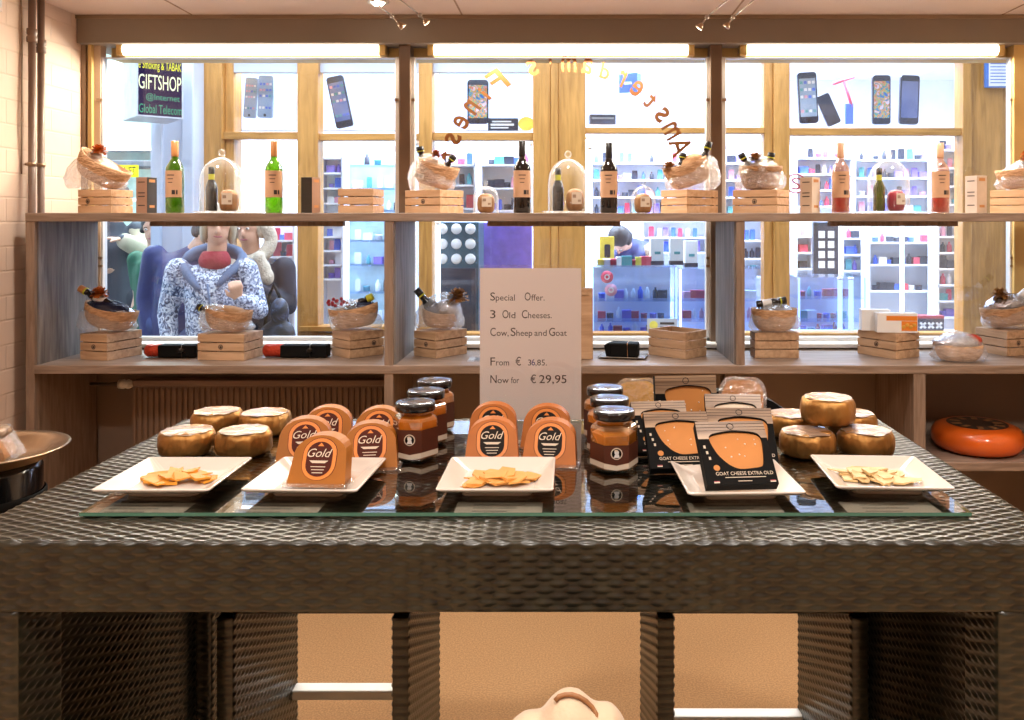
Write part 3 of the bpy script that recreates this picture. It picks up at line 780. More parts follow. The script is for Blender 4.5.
wedge(WX(545.5, 1.82), 1.82, G, R(-4), 18, 'orange cheese wedge with black label, back right of the middle four', *A)

# hexagonal jars
def jar(x, y, lab, grp, rz, filling, opened=False):
    t = thing('hexagonal_jar', lab, 'jar', (x, y, G), rz, grp)
    r = .047; hx = lambda rr, z: (rr, z)
    MB().lathe([(r * .86, .0), (r * .97, .004), (r, .009), (r, .082), (r * .95, .088), (r * .72, .094), (r * .70, .1)], 6, ph=0, smooth=False).build('glass', 'jarglass', t, bevel=.002)
    top = .081 if not opened else .074
    MB().lathe([(r * .82, .004), (r * .94, .008), (r * .95, top)] + ([(r * .9, .0865), (r * .68, .093), (r * .67, .1)] if not opened else [(r * .6, top + .003)]), 6, ph=0, smooth=False).build('filling', filling, t, bevel=.002)
    lb = MB(); rl = r + .0008; lt_ = .056 if opened else .067
    for k in range(6):
        a0, a1 = k * PI / 3, (k + 1) * PI / 3
        c0 = (rl * math.cos(a0), rl * math.sin(a0)); c1 = (rl * math.cos(a1), rl * math.sin(a1))
        m_ = ((c0[0] + c1[0]) / 2, (c0[1] + c1[1]) / 2)
        lb.add([(*c0, .022), (*m_, .017 if k in (4,) else .022), (*c1, .022), (*c1, lt_), (*c0, lt_)], [(0, 1, 2, 3, 4)], mi=0)
        lb.add([(*c0, .011), (*m_, .007 if k in (4,) else .011), (*c1, .011), (*c1, .0215), (*m_, .0165 if k in (4,) else .0215), (*c0, .0215)], [(0, 1, 2, 3, 4, 5)], mi=1)
    lb.build('label', ['jarlabel', 'cream'], t)
    ye = -r * math.cos(PI / 6) - .0012
    ec = .04 if opened else .047
    e = MB(); e.prism(arc(0, .05, .0115, .0115, 0, 360, 24)[:-1], ye - .0006, ye, mi=1); e.prism(arc(0, .05, .0095, .0095, 0, 360, 24)[:-1], ye - .0009, ye, mi=0)
    e.prism(arc(.0, .0525, .0045, .0045, 0, 360, 14)[:-1], ye - .0013, ye, mi=2); e.prism([(-.006, .0425), (.006, .0425), (.004, .049), (-.003, .049)], ye - .0013, ye, mi=2); e.prism(arc(-.001, .055, .004, .003, 0, 180, 8), ye - .0015, ye, mi=1)
    e.v = [(v[0], v[1], v[2] + ec - .05) for v in e.v]
    e.build('portrait_emblem', ['black', 'cream', 'white'], t)
    for j in range(1):
        q = MB(); text_fit(q, '', 0, 1, 0, 1, 0) if False else None
    MB().lathe([(r * .78, .1), (r * .86, .1), (r * .88, .103), (r * .88, .113), (r * .84, .117)], 30).build('lid', 'lid', t)
    MB().lathe([(.0001, .1185), (r * .55, .1185), (r * .78, .1175), (r * .84, .1168)], 30, caps=False).build('lid_top', 'lidtop', t)
    return t
g1 = 'honey mustard jars left of the sign'
jar(WX(415.5, 1.76), 1.76, 'hexagonal jar with dark lid, front of the row left of the sign', g1, R(-6), 'mustard')
jar(WX(426, 1.88), 1.88, 'hexagonal jar with dark lid, middle of the row left of the sign', g1, R(-6), 'mustard')
jar(WX(434.5, 2.0), 2.0, 'hexagonal jar with dark lid, back of the row left of the sign', g1, R(-6), 'mustard')
g1 = 'golden sauce jars right of the sign'
jar(WX(614, 1.685), 1.685, 'hexagonal jar of golden sauce, front of the row right of the sign', g1, R(4), 'mustardy', True)
jar(WX(609.5, 1.80), 1.80, 'hexagonal jar of golden sauce, middle of the row right of the sign', g1, R(4), 'mustardy')
jar(WX(605, 1.915), 1.915, 'hexagonal jar of golden sauce, back of the row right of the sign', g1, R(4), 'mustardy')

# goat cheese packs
def pack(x, y, z, rz, lean, lab, s=1., txt=True, cmat='cheeseorange'):
    t = thing('goat_cheese_pack', lab, 'cheese pack', (x, y, z), rz, 'goat cheese packs')
    T = Matrix.Translation((0, 0, .0205 * s * math.sin(R(lean)))) @ Matrix.Rotation(-R(lean), 4, 'X') @ Matrix.Scale(s, 4)
    w, h = .066, .132
    n = 32
    inner = []
    ctrl = [(.052, .062), (.056, .095), (.046, .106), (.0, .111), (-.04, .104), (-.047, .095), (-.036, .062), (-.018, .040), (.0, .030), (.034, .033), (.046, .036)]
    # inner outline sampled by angle around its centre, outer the same angles on the rectangle
    cx, cz = .008, .07
    poly = sorted([(math.atan2(p[1] - cz, p[0] - cx), p) for p in ctrl]); pts = [p for _, p in poly]
    dense = []
    for i in range(len(pts)):
        p, q = pts[i], pts[(i + 1) % len(pts)]
        for k in range(4): dense.append((p[0] + (q[0] - p[0]) * k / 4, p[1] + (q[1] - p[1]) * k / 4))
    for _ in range(2): dense = [((dense[i - 1][0] + 2 * dense[i][0] + dense[(i + 1) % len(dense)][0]) / 4, (dense[i - 1][1] + 2 * dense[i][1] + dense[(i + 1) % len(dense)][1]) / 4) for i in range(len(dense))]
    outer = []
    for p in dense:
        dx, dz = p[0] - cx, p[1] - cz
        ks = []
        if dx > 0: ks.append((w - cx) / dx)
        if dx < 0: ks.append((-w - cx) / dx)
        if dz > 0: ks.append((h - cz) / dz)
        if dz < 0: ks.append((0 - cz) / dz)
        k = min(ks); outer.append([cx + dx * k, cz + dz * k])
    for c in ((-w, 0), (w, 0), (w, h), (-w, h)):
        i = min(range(len(outer)), key=lambda i: (outer[i][0] - c[0]) ** 2 + (outer[i][1] - c[1]) ** 2); outer[i] = list(c)
    MB().hole(outer, dense, 0, .020, T=T).build('card_sleeve', 'black', t)
    MB().prism([(-.06, .02), (.06, .02), (.061, .118), (-.055, .118)], .004, .018, T=T).build('cheese', cmat, t)
    # plank-printed band over the top and shoulders of the window
    top = [p for p in dense if p[1] > .088]; top.sort()
    band = [(-w, .098), ] + [(p[0], p[1] + .0015) for p in top] + [(w, .098), (w, h), (-w, h)]
    k = MB(); m_ = len(top)
    zs_ = [h] * m_
    vs = []; fs = []
    xs = [-w] + [p[0] for p in top] + [w]; lo = [top[0][1] + .002] + [p[1] + .002 for p in top] + [top[-1][1] + .002]
    for x_, l_ in zip(xs, lo): vs += [(x_, -.0006, l_), (x_, -.0006, h)]
    for i in range(len(xs) - 1): fs.append((2 * i, 2 * i + 2, 2 * i + 3, 2 * i + 1))
    k.add(vs, fs, T=T)
    for j in range(3): k.box(-w, w, -.0009, -.0005, h - .006 - .007 * j, h - .0052 - .007 * j, mi=1, T=T)
    k.hole(arc(0, h - .011, .007, .007, 0, 360, 16)[:-1], arc(0, h - .011, .0055, .0055, 0, 360, 16)[:-1], -.0012, -.0005, mi=1, T=T)
    k.build('plank_band', ['plankprint', 'ink'], t)
    c = MB(); rnd = random.Random(int(x * 1000))
    for j in range(9):
        a, b = rnd.uniform(-.03, .045), rnd.uniform(.05, .1); q = rnd.uniform(.0008, .002)
        c.ell((a, .0038, b), (q, .0008, q), 6, T=T, k=4)
    c.build('crystals', 'crystal', t)
    if txt:
        q = MB()
        text_fit(q, 'GOAT CHEESE EXTRA OLD', -.046, .06, .0185, .0255, -.0006, T=T)
        q.box(-.03, .045, -.0006, -.0002, .0135, .0148, T=T)
        q.box(-.008, .018, -.0006, -.0002, .006, .0072, T=T)
        q.build('lettering', 'cream', t)
        for fx in (-.047, .0565):
            f = MB(); f.box(fx - .005, fx + .005, -.0006, 0, .0055, .0075, mi=0, T=T); f.box(fx - .005, fx + .005, -.0006, 0, .0035, .0055, mi=1, T=T); f.build('flag_mark', ['berry', 'cream'], t)
        MB().prism(arc(-.042, .034, .006, .006, 0, 360, 12)[:-1], -.0006, 0, T=T).build('roundel', 'cheeseorange', t)
        f = MB()
        for j in range(3): f.box(-.059 + .003 * j, -.055 + .003 * j, -.0006, 0, .075 - .012 * j, .081 - .012 * j, T=T)
        f.build('side_print', 'cream', t)
    return t
pack(WX(743, 1.50), 1.497, G + .0115, R(5), 47, 'black goat cheese pack leaning on the square plate, front of the pile', .98)
pack(WX(684.5, 1.63), 1.635, G, R(4), 48, 'black goat cheese pack on the left of the pile behind the plate', .98)
pack(WX(747, 1.64), 1.655, G, R(-3), 47, 'black goat cheese pack just behind the front one', 1.0)
pack(WX(666, 1.75), 1.76, G, R(6), 42, 'black goat cheese pack mostly hidden behind the jars', .9)
pack(WX(688, 1.89), 1.895, G, R(5), 10, 'tall black goat cheese pack at the top of the pile', 1.06)
pack(WX(737, 1.80), 1.80, G, R(-3), 36, 'goat cheese pack with pale cheese at the back right of the pile', .92, cmat='cheesepale')
def tub(x, y, z, rz, lean, lab, mat):
    t = thing('plastic_cheese_tray', lab, 'cheese pack', (x, y, z), rz, 'clear plastic cheese trays')
    T = Matrix.Translation((0, 0, .037 * math.sin(R(lean)))) @ Matrix.Rotation(-R(lean), 4, 'X'); w, h = .056, .11
    o = [(-w, 0), (w, 0)] + arc(w - .03, h - .04, .03, .04, 0, 90, 6) + arc(-w + .03, h - .04, .03, .04, 90, 180, 6)
    i_ = [(p[0] * .86, .006 + p[1] * .88) for p in o]
    MB().prism(i_, .004, .03, T=T).build('cheese', mat, t, bevel=.006)
    MB().prism(o, -.002, .036, T=T).build('plastic_tray', 'film', t, bevel=.006)
    return t
tub(WX(640, 2.0), 1.99, G, R(8), 20, 'clear plastic tray of yellow cheese behind the sauce jars', 'cheeseyellow')
tub(WX(743, 2.0), 2.01, G, R(-14), 18, 'clear plastic tray of orange cheese at the back of the pile', 'cheeseorange')

# ------------------------------------------------------------------ offer sign
SY = 2.115
x0, x1 = WX(479, SY), WX(582, SY); z1 = WZ(265, SY); zb_ = TZ + .003
t = thing('offer_sign', 'clear acrylic stand with a printed cheese offer on cream paper', 'sign', ((x0 + x1) / 2, SY, zb_))
hw = (x1 - x0) / 2; hh = z1 - zb_
MB().box(-hw, hw, 0, .002, 0, hh).box(-hw, hw, .005, .007, 0, hh).box(-hw, hw, 0, .007, hh - .001, hh).build('acrylic_sleeve', 'acrylic', t)
MB().box(-hw, hw, .007, .06, 0, .003).build('foot', 'acrylic', t)
MB().box(-hw + .002, hw - .002, .0025, .0045, .004, hh - .008).build('paper', 'signpaper', t)
k = MB(); kb = MB(); ox, oz = (x0 + x1) / 2, zb_
lines = [(300.6, [('S', 490.2, 495, 8), ('pecial', 495.7, 514.8, 0), ('O', 524.6, 530.6, 8), ('ffer.', 531.2, 544.6, 0)]),
 (318.3, [('3', 490, 495.4, 8), ('O', 502.3, 508.5, 8), ('ld', 509.2, 515.3, 0), ('C', 521.7, 527.3, 8), ('heeses.', 528, 551.7, 0)]),
 (336, [('C', 490.2, 495.6, 8), ('ow,', 496.5, 508.5, 0), ('S', 510.6, 515.6, 8), ('heep', 516.3, 532.2, 0), ('and', 534.3, 546.6, 0), ('G', 549, 555, 8), ('oat', 555.6, 566.8, 0)]),
 (365.6, [('F', 490.3, 495, 8), ('rom', 496, 509, 0), ('\u20ac', 515.4, 521, 8), ('3', 528, 531.2, 5.8), ('6', 531.6, 535, 6.4), (',85.', 535.4, 546.8, 5.8)]),
 (383.3, [('N', 490.3, 496.6, 8), ('ow', 497.4, 508.6, 0), ('for', 511, 519, 0), ('\u20ac', 530.4, 536, 8), ('29,95', 539.2, 566.5, 8)])]
for by, ps in lines:
    for s_, a, b, ch in ps:
        vs, fs = glyphs(s_); lo, hi = min(v[1] for v in vs), max(v[1] for v in vs)
        cap = glyphs('N')[0]; capH = max(v[1] for v in cap)
        sc = (ch or 6.0) / capH / F * SY
        zb0 = WZ(by, SY) - oz
        text_fit(kb if s_ == '6' else k, s_, WX(a, SY) - ox, WX(b, SY) - ox, zb0 + lo * sc, zb0 + hi * sc, .0023)
k.build('lettering', 'ink', t); kb.build('corrected_figure', 'inkblue', t)

# ------------------------------------------------------------------ cream bag on a stool before the table
st = thing('bar_stool', 'low wicker stool under the cream bag in front of the table', 'stool', (0, 1.12, 0), group='wicker bar stools')
for s in (-1, 1): woven_box('side_panel', *((-.2, -.168) if s < 0 else (.168, .2)), -.15, .15, .001, .72, 'f', st, su=2, sv=2)
MB().box(-.2, .2, -.15, .15, .72, .78).build('seat', 'wickercore', st, bevel=.01)
bg = thing('cream_bag', 'cream cloth bag with brown leather piping at the bottom edge of the photo', 'bag', (0, 1.12, .783))
k = MB(); zt = WZ(692, 1.12) - .78
k.ell((0, 0, zt * .52), (.052, .06, zt * .48), 24); k.ell((-.05, .0, zt * .42), (.05, .06, zt * .43), 20); k.ell((.046, .0, zt * .44), (.04, .055, zt * .475), 20); k.ell((.0, .0, zt * .28), (.1, .075, zt * .26), 24)
k.build('body', 'creamcloth', bg, remesh=.006, smooth_it=6)
pp = []
bc = Vector((0, 1.12, .783 + zt * .52)); br_ = Vector((.0535, .0615, zt * .492))
for px, py in ((555, 701), (559, 696.5), (565, 694.8), (572, 694.6), (579, 696.8), (586, 701), (592, 707), (596, 714), (598, 724)):
    d = W(px, py, 1.0) - Vector((0, 0, EYE)); o_ = Vector((0, 0, EYE)) - bc
    D_ = Vector([d[i] / br_[i] for i in range(3)]); O_ = Vector([o_[i] / br_[i] for i in range(3)])
    A_, B_, C_ = D_.dot(D_), 2 * O_.dot(D_), O_.dot(O_) - 1; ds = B_ * B_ - 4 * A_ * C_
    tt = (-B_ - math.sqrt(max(0, ds))) / (2 * A_)
    pp.append(Vector((0, 0, EYE)) + d * tt - Vector((0, 1.12, .783)))
MB().tube(pp, .0032, 8).build('piping', 'strap', bg)
# ------------------------------------------------------------------ crates on the shelves
def solve_crate(pl, pc, pr, Y, longside, A=.2, B=.155):
    kl, kr = (pl - CX) / F, (pr - CX) / F; X = WX(pc, Y)
    best = None
    for i in range(-60, 150):
        th = R(i * .6); c, s = math.cos(th), math.sin(th)
        d1 = c + kl * s; d2 = s - kr * c
        if abs(d1) < 1e-3 or abs(d2) < 1e-3: continue
        a = (X - kl * Y) / d1; b = (kr * Y - X) / d2
        if a < .09 or b < .09 or a > .34 or b > .34: continue
        ta, tb_ = (A, B) if longside == 'l' else (B, A)
        e = (a - ta) ** 2 + (b - tb_) ** 2
        if best is None or e < best[0]: best = (e, th, a, b)
    e, th, a, b = best
    c, s = math.cos(th), math.sin(th)
    cx = X - c * a / 2 + s * b / 2; cy = Y + s * a / 2 + c * b / 2
    return cx, cy, -th, a, b
def crate(pl, pc, pr, Y, z, h, lab, longside='l', lid=True, emblem=None, mat='crate', grp='slatted wooden crates on the upper shelf'):
    cx, cy, rz, a, b = solve_crate(pl, pc, pr, Y, longside)
    t = thing('wooden_crate', lab, 'crate', (cx, cy, z), rz, grp)
    k = MB(); sl = h / 3; g = .004; th = .007
    for i in range(3):
        z0, z1 = i * sl + (g / 2 if i else 0), (i + 1) * sl - g / 2
        k.box(-a / 2, a / 2, -b / 2, -b / 2 + th, z0, z1); k.box(-a / 2, a / 2, b / 2 - th, b / 2, z0, z1)
        k.box(-a / 2, -a / 2 + th, -b / 2 + th, b / 2 - th, z0, z1); k.box(a / 2 - th, a / 2, -b / 2 + th, b / 2 - th, z0, z1)
    k.build('slatted_sides', mat, t, bevel=.0012)
    k = MB()
    for sx in (-1, 1):
        for sy in (-1, 1): k.box(sx * (a / 2 - th) - (.012 if sx > 0 else 0), sx * (a / 2 - th) + (.012 if sx < 0 else 0), sy * (b / 2 - th) - (.012 if sy > 0 else 0), sy * (b / 2 - th) + (.012 if sy < 0 else 0), .002, h - .004)
    k.build('corner_blocks', mat, t)
    bx('bottom', -a / 2 + th, a / 2 - th, -b / 2 + th, b / 2 - th, .002, .008, mat, t, 0)
    if lid: bx('lid', -a / 2 + th + .0005, a / 2 - th - .0005, -b / 2 + th + .0005, b / 2 - th - .0005, h - .009, h - .001, mat, t, .001)
    if emblem:
        q = MB(); face, u = emblem; r = .0105
        o = arc(0, 0, r, r, 0, 360, 20)[:-1]; i_ = arc(0, 0, r * .72, r * .72, 0, 360, 20)[:-1]
        if face == 'l': T = Matrix.Translation((u * a, -b / 2 - .0008, h * .5))
        else: T = Matrix.Translation((a / 2 + .0008, u * b, h * .5)) @ Matrix.Rotation(PI / 2, 4, 'Z')
        q.hole(o, i_, 0, .0008, T=T); q.prism(arc(0, -.001, .005, .0055, 0, 360, 12)[:-1], 0, .0008, T=T)
        q.build('burnt_emblem', 'ink', t)
    return t, cx, cy, rz, a, b

def bottle_mb(k, T, s=1., body=.036, h=.3, mi=0):
    k.lathe([(.0001, 0), (body * .9, 0), (body, .006), (body, h * .6), (body * .93, h * .65), (body * .6, h * .71), (.0145, h * .76), (.0135, h * .97), (.0155, h * .975), (.0155, h * .995), (.0001, h)], 16, T=T @ Matrix.Scale(s, 4), mi=mi)
def flower(mb, c, r, kind, seed):
    rnd = random.Random(seed); c = Vector(c)
    n = 26 if kind != 'berry' else 16
    for i in range(n):
        z = 1 - 1.5 * (i + .5) / n; a = i * 2.399; q = math.sqrt(max(0, 1 - z * z))
        d = Vector((q * math.cos(a), q * math.sin(a), z))
        if kind == 'berry':
            mb.ell(c + Vector((d.x * r * 1.5, d.y * r * .7, d.z * r * .6)) * rnd.uniform(.6, 1.1), (r * .22,) * 3, 8, k=5)
        else:
            T = Matrix.Translation(c + d * r * .62) @ d.to_track_quat('Z', 'Y').to_matrix().to_4x4()
            w = r * (.30 if kind == 'cone' else .36)
            mb.add([(-w, 0, -r * .3), (w, 0, -r * .3), (w * .9, .0, r * .25), (0, r * .12, r * .42), (-w * .9, 0, r * .25), (-w * .6, r * .1, 0), (w * .6, r * .1, 0)],
                   [(0, 1, 6, 5), (5, 6, 2, 3), (5, 3, 4)], T=T)
            mb.add([(-w, r * .14, -r * .3), (w, r * .14, -r * .3), (w * .9, r * .12, r * .25), (-w * .9, r * .12, r * .25)], [(0, 3, 2, 1)], T=T)

def gift(x, y, z, rz, lab, L, Wd, Hd, tilt, grp, basket='basket', contents=(), wrap=None, boat=.5, name='gift_basket'):
    """boat-shaped cane basket with its filling inside a clear wrap; tilt>0 lifts the left end"""
    t = thing(name, lab, 'basket', (x, y, z), rz, grp)
    a, b = L / 2, Wd / 2; nt = 32; ns = 9
    Tt = Matrix.Rotation(R(tilt), 4, 'Y')
    vs = []; fs = []
    for j in range(ns + 1):
        s = j / ns
        for i in range(nt):
            th = 2 * PI * i / nt
            q = .5 + .5 * math.sin(s * PI / 2) ** .75
            rim = Hd * 1.12 * (1 + boat * .3 * math.cos(th) ** 2)
            vs.append((a * q * math.cos(th), b * q * math.sin(th), rim * s ** 1.7))
    for j in range(ns):
        for i in range(nt): fs.append((j * nt + i, j * nt + (i + 1) % nt, (j + 1) * nt + (i + 1) % nt, (j + 1) * nt + i))
    nb = len(vs)
    # inner skin
    vi = [(v[0] * .94, v[1] * .94, v[2] + .003 if k < nt * ns else v[2]) for k, v in enumerate(vs)]
    fi = [tuple(nb + q for q in reversed(f)) for f in fs]
    fr_ = [(ns * nt + i, ns * nt + (i + 1) % nt, nb + ns * nt + (i + 1) % nt, nb + ns * nt + i) for i in range(nt)]
    k = MB(); k.add(vs + vi, fs + fi + fr_ + [tuple(range(nt - 1, -1, -1)), tuple(nb + i for i in range(nt))], True)
    k.v = [tuple(Tt @ Vector(v)) for v in k.v]
    zmin = min(v[2] for v in k.v); up = Matrix.Translation((0, 0, -zmin + .001)); k.v = [tuple(up @ Vector(v)) for v in k.v]
    TT = up @ Tt
    k.build('cane_basket', basket, t)
    for ci, c in enumerate(contents):
        kd = c[0]
        if kd == 'bottle':      # px pz angle length mat cap
            _, px, pz, ang, ln, mat, capm = c
            T = TT @ Matrix.Translation((px, c[1] * 0 - .01, pz)) @ Matrix.Rotation(R(ang), 4, 'Y')
            m = MB(); bottle_mb(m, T, 1, ln * .12, ln); o = m.build('wine_bottle', mat, t)
            m = MB(); m.lathe([(.016, ln * .84), (.0165, ln * .85), (.0165, ln * 1.0), (.0001, ln * 1.004)], 12, T=T); m.lathe([(.0172, ln * .80), (.0172, ln * .835)], 12, T=T, mi=1); m.build('capsule', [capm, 'capyellow'], o)
            m = MB(); m.lathe([(ln * .121, ln * .2), (ln * .121, ln * .5)], 16, T=T, caps=False); m.build('label', 'white', o)
        elif kd == 'flower':
            _, px, pz, r, kind = c
            m = MB(); flower(m, TT @ Vector((px, -.02, pz)), r, kind, ci); m.build({'cone': 'dried_cone', 'orange': 'dried_flower', 'berry': 'berry_sprig'}[kind], {'cone': 'cone', 'orange': 'orangeflower', 'berry': 'berry'}[kind], t)
        elif kd == 'lump':      # px pz rx ry rz mat
            _, px, pz, rx, ry, rz_, mat = c
            m = MB(); m.ell((px, 0, pz), (rx, ry, rz_), 16, T=TT)
            rnd = random.Random(ci + 5); m.v = [(v[0] + rnd.uniform(-1, 1) * rx * .05, v[1] + rnd.uniform(-1, 1) * ry * .05, v[2] + rnd.uniform(-1, 1) * rz_ * .08) for v in m.v]
            m.build('filling', mat, t)
        elif kd == 'tag':
            m = MB(); m.box(-.02, .02, -.0006, 0, 0, .022)
            for q in (0, 1):
                for w_ in (0, 1): m.box(-.016 + .018 * q, -.004 + .018 * q, -.001, -.0005, .004 + .009 * w_, .009 + .009 * w_, mi=1)
            m.v = [tuple(TT @ Matrix.Translation((c[1], -b * .82 - .012, c[2])) @ Matrix.Rotation(-.5, 4, 'X') @ Vector(v)) for v in m.v]
            m.build('tag', ['cream', 'ink'], t)
    if wrap:
        hx, hy, top, peak = wrap          # half sizes, top height, x of the gathered peak
        rnd = random.Random(int(abs(x) * 999)); nt2, nsl = 36, 14; vs = []; fs = []
        for j in range(nsl + 1):
            s = j / nsl; zz = .003 + (top - .003) * s
            rr = (1 - s ** 2.2) ** .55 * .97 + .02 if s < 1 else .02
            if s < .15: rr *= .88 + .8 * s
            for i in range(nt2):
                th = 2 * PI * i / nt2; w_ = 1 + .05 * rnd.uniform(-1, 1) * (s < .98) + .03 * math.sin(5 * th + 7 * s)
                vs.append((peak * s ** 2 + hx * rr * w_ * math.cos(th), hy * rr * w_ * math.sin(th), zz))
        for j in range(nsl):
            for i in range(nt2): fs.append((j * nt2 + i, j * nt2 + (i + 1) % nt2, (j + 1) * nt2 + (i + 1) % nt2, (j + 1) * nt2 + i))
        m = MB(); m.add(vs, fs, True); m.build('cellophane_wrap', 'cello', t)
    return t

UT = ZU1 + .0005
YU = 3.545
gU, gL = 'slatted wooden crates on the upper shelf', 'slatted wooden crates on the lower shelf'
def zh_(py0, py1, Y): return (py1 - py0) / F * Y
H1 = .1
C1 = crate(78, 111, 133, YU, UT, H1, 'pale slatted crate at the left end of the upper shelf, under a tilted basket', 'l', emblem=('l', -.2))
C2 = crate(338, 373, 384, YU, UT, .104, 'pale slatted crate with nothing on it, beside a small dark carton')
C3 = crate(405, 440, 463.5, YU, UT, .099, 'pale slatted crate just right of the left window post, burnt emblem on its side', emblem=('l', .02))
C4 = crate(661, 687, 718, YU, UT, .1, 'pale slatted crate just left of the right window post', 'r')
C5 = crate(732.5, 777, 789, YU, UT, .1, 'pale slatted crate just right of the right window post, round emblem on its front', emblem=('l', .0))
C6 = crate(990, 1040, 1052, YU, UT, .1, 'pale slatted crate at the right end of the upper shelf')
def at(C, dx=0, dy=0): return C[1] + dx, C[2] + dy
gb = 'gift baskets wrapped in cellophane'
p = at(C1, -.04)
gift(*p, UT + H1 + .001, R(-3), 'cellophane-wrapped basket with orange flower at the left end of the upper shelf', .235, .16, .08, 29, gb, contents=(('flower', -.04, .12, .034, 'orange'), ('lump', -.01, .06, .08, .055, .035, 'bread'), ('lump', -.05, .09, .035, .03, .02, 'white')), wrap=(.13, .09, .15, -.03))
p = at(C3, -.01)
gift(*p, UT + .1, R(-3), 'cellophane-wrapped basket with small orange cone right of the left window post', .19, .15, .085, 16, gb, contents=(('flower', -.015, .135, .024, 'orange'), ('lump', -.01, .075, .075, .055, .04, 'bread'), ('bottle', -.05, .05, -25, .11, 'darkglass', 'capgreen'), ('bottle', .02, .05, 20, .11, 'darkglass', 'capgreen'), ('tag', -.05, .02)), wrap=(.105, .085, .16, -.02))
p = at(C4, .01)
gift(*p, UT + .101, R(5), 'cellophane-wrapped basket tipped to the left, bottle necks sticking out, left of the right window post', .2, .15, .085, -18, gb, contents=(('flower', -.075, .10, .034, 'cone'), ('lump', .03, .09, .06, .055, .04, 'bread'), ('bottle', .03, .03, 38, .16, 'darkglass', 'capgreen'), ('bottle', -.05, .05, 30, .11, 'darkglass', 'capgreen')), wrap=(.12, .085, .155, .06))
p = at(C5, 0)
gift(*p, UT + .101, R(4), 'cellophane-wrapped woven basket with two bottle necks, right of the right window post', .185, .15, .085, 0, gb, 'basketdark', contents=(('flower', -.03, .125, .038, 'cone'), ('lump', .0, .085, .075, .055, .035, 'bread'), ('bottle', -.03, .04, -28, .13, 'darkglass', 'capgreen'), ('bottle', .02, .04, 12, .12, 'darkglass', 'capgreen')), wrap=(.11, .085, .155, -.02), boat=.25)
p = at(C6, .03)
gift(*p, UT + .101, R(0), 'cellophane-wrapped basket with orange flower at the right end of the upper shelf', .24, .15, .075, -14, gb, contents=(('flower', .02, .12, .034, 'orange'), ('lump', -.0, .06, .09, .055, .045, 'foilsilver')), wrap=(.14, .085, .15, .05))

# bottles
def wine(px, pyt, lab, mat, capm, grp, lmat='capcream', fill=None, h=None, body=.0365, capfrac=.78, lab_z=(.15, .42)):
    Y = 3.56; h = h or (213 - pyt) / F * Y
    t = thing('wine_bottle', lab, 'bottle', (WX(px, Y), Y, UT), R((px * 7) % 20 - 10), grp)
    prof = [(.0001, .002), (body * .6, .0), (body * .92, .0), (body, .006), (body, h * .60), (body * .95, h * .64), (body * .66, h * .70), (.0155, h * .75), (.0135, h * .80), (.0135, h * .985), (.012, h * .99)]
    k = MB(); k.lathe(prof, 28); k.build('glass', mat, t)
    k = MB(); k.lathe([(.0142, h * capfrac), (.0150, h * .8), (.0150, h * .995), (.013, h), (.0001, h)], 20); k.build('capsule', capm, t)
    k = MB(); n = 14; rl = body + .0006; vs = []; fs = []
    for i in range(n + 1):
        a = R(-90 - 75 + 150 * i / n)
        vs += [(rl * math.cos(a), rl * math.sin(a), h * lab_z[0] + .02), (rl * math.cos(a), rl * math.sin(a), h * lab_z[1] + .05)]
    k.add(vs, [(2 * i, 2 * i + 2, 2 * i + 3, 2 * i + 1) for i in range(n)], True); lb = k.build('label', lmat, t)
    k = MB(); zl = h * lab_z[0] + .02
    for (a0, a1, z0, z1) in ((-80, -60, .012, .03), (-55, -45, .012, .03), (-112, -66, .09, .094), (-108, -72, .075, .078), (-104, -76, .06, .063)):
        r2 = rl + .0005; vs = []
        for i in range(5):
            a = R(a0 + (a1 - a0) * i / 4); vs += [(r2 * math.cos(a), r2 * math.sin(a), zl + z0), (r2 * math.cos(a), r2 * math.sin(a), zl + z1)]
        k.add(vs, [(2 * i, 2 * i + 2, 2 * i + 3, 2 * i + 1) for i in range(4)], True)
    k.build('label_print', 'ink', lb)
    if fill:
        k = MB(); q = .003; k.lathe([(.0001, .004), (body - q, .006), (body - q, h * .58), (.0001, h * .58)], 24); k.build('wine', fill, t)
    return t
wine(175, 141, 'green wine bottle with orange capsule, left of the first glass dome', 'greenglass', 'cork', 'green wine bottles', fill=None)
wine(274, 141, 'green wine bottle with orange capsule, right of the first glass dome', 'greenglass', 'cork', 'green wine bottles')
wine(522, 141, 'dark red-wine bottle left of the middle glass dome', 'darkglass', 'capgreen', 'dark wine bottles')
wine(609, 142.5, 'dark red-wine bottle right of the middle glass dome', 'darkglass', 'capgreen', 'dark wine bottles')
wine(840.5, 143, 'rose wine bottle left of the right-hand glass dome', 'roseglass', 'capcream', 'rose wine bottles', 'capcream', 'rose')
wine(940, 143, 'rose wine bottle right of the right-hand glass dome', 'roseglass', 'capcream', 'rose wine bottles', 'capcream', 'rose')

def dome(px, pyt, r, lab, grp, base=True):
    Y = 3.57; h = (212 - pyt) / F * Y
    t = thing('glass_dome', lab, 'glass dome', (WX(px, Y), Y, UT), 0, grp)
    z0 = 0
    if base:
        MB().lathe([(.0001, 0), (r * 1.05, 0), (r * 1.28, .006), (r * 1.30, .008), (r * 1.02, .007), (.0001, .007)], 36).build('base_plate', 'cloche', t); z0 = .008
    hk = h - .028 if base else h - .02
    prof = [(r, z0), (r * 1.02, z0 + .004), (r, z0 + .008), (r, hk * .55)] + [(r * math.cos(a), hk * .55 + (hk * .45) * math.sin(a)) for a in [R(x) for x in (15, 30, 45, 60, 72, 83)]] + [(.004, hk)]
    MB().lathe(prof, 36, caps=False).build('dome', 'cloche', t)
    kr = .015 if base else .009
    MB().lathe([(.006, hk - .002), (.006, hk + .005)], 14).ell((0, 0, hk + .004 + kr), (kr, kr, kr), 16).build('knob', 'cloche', t)
    return t
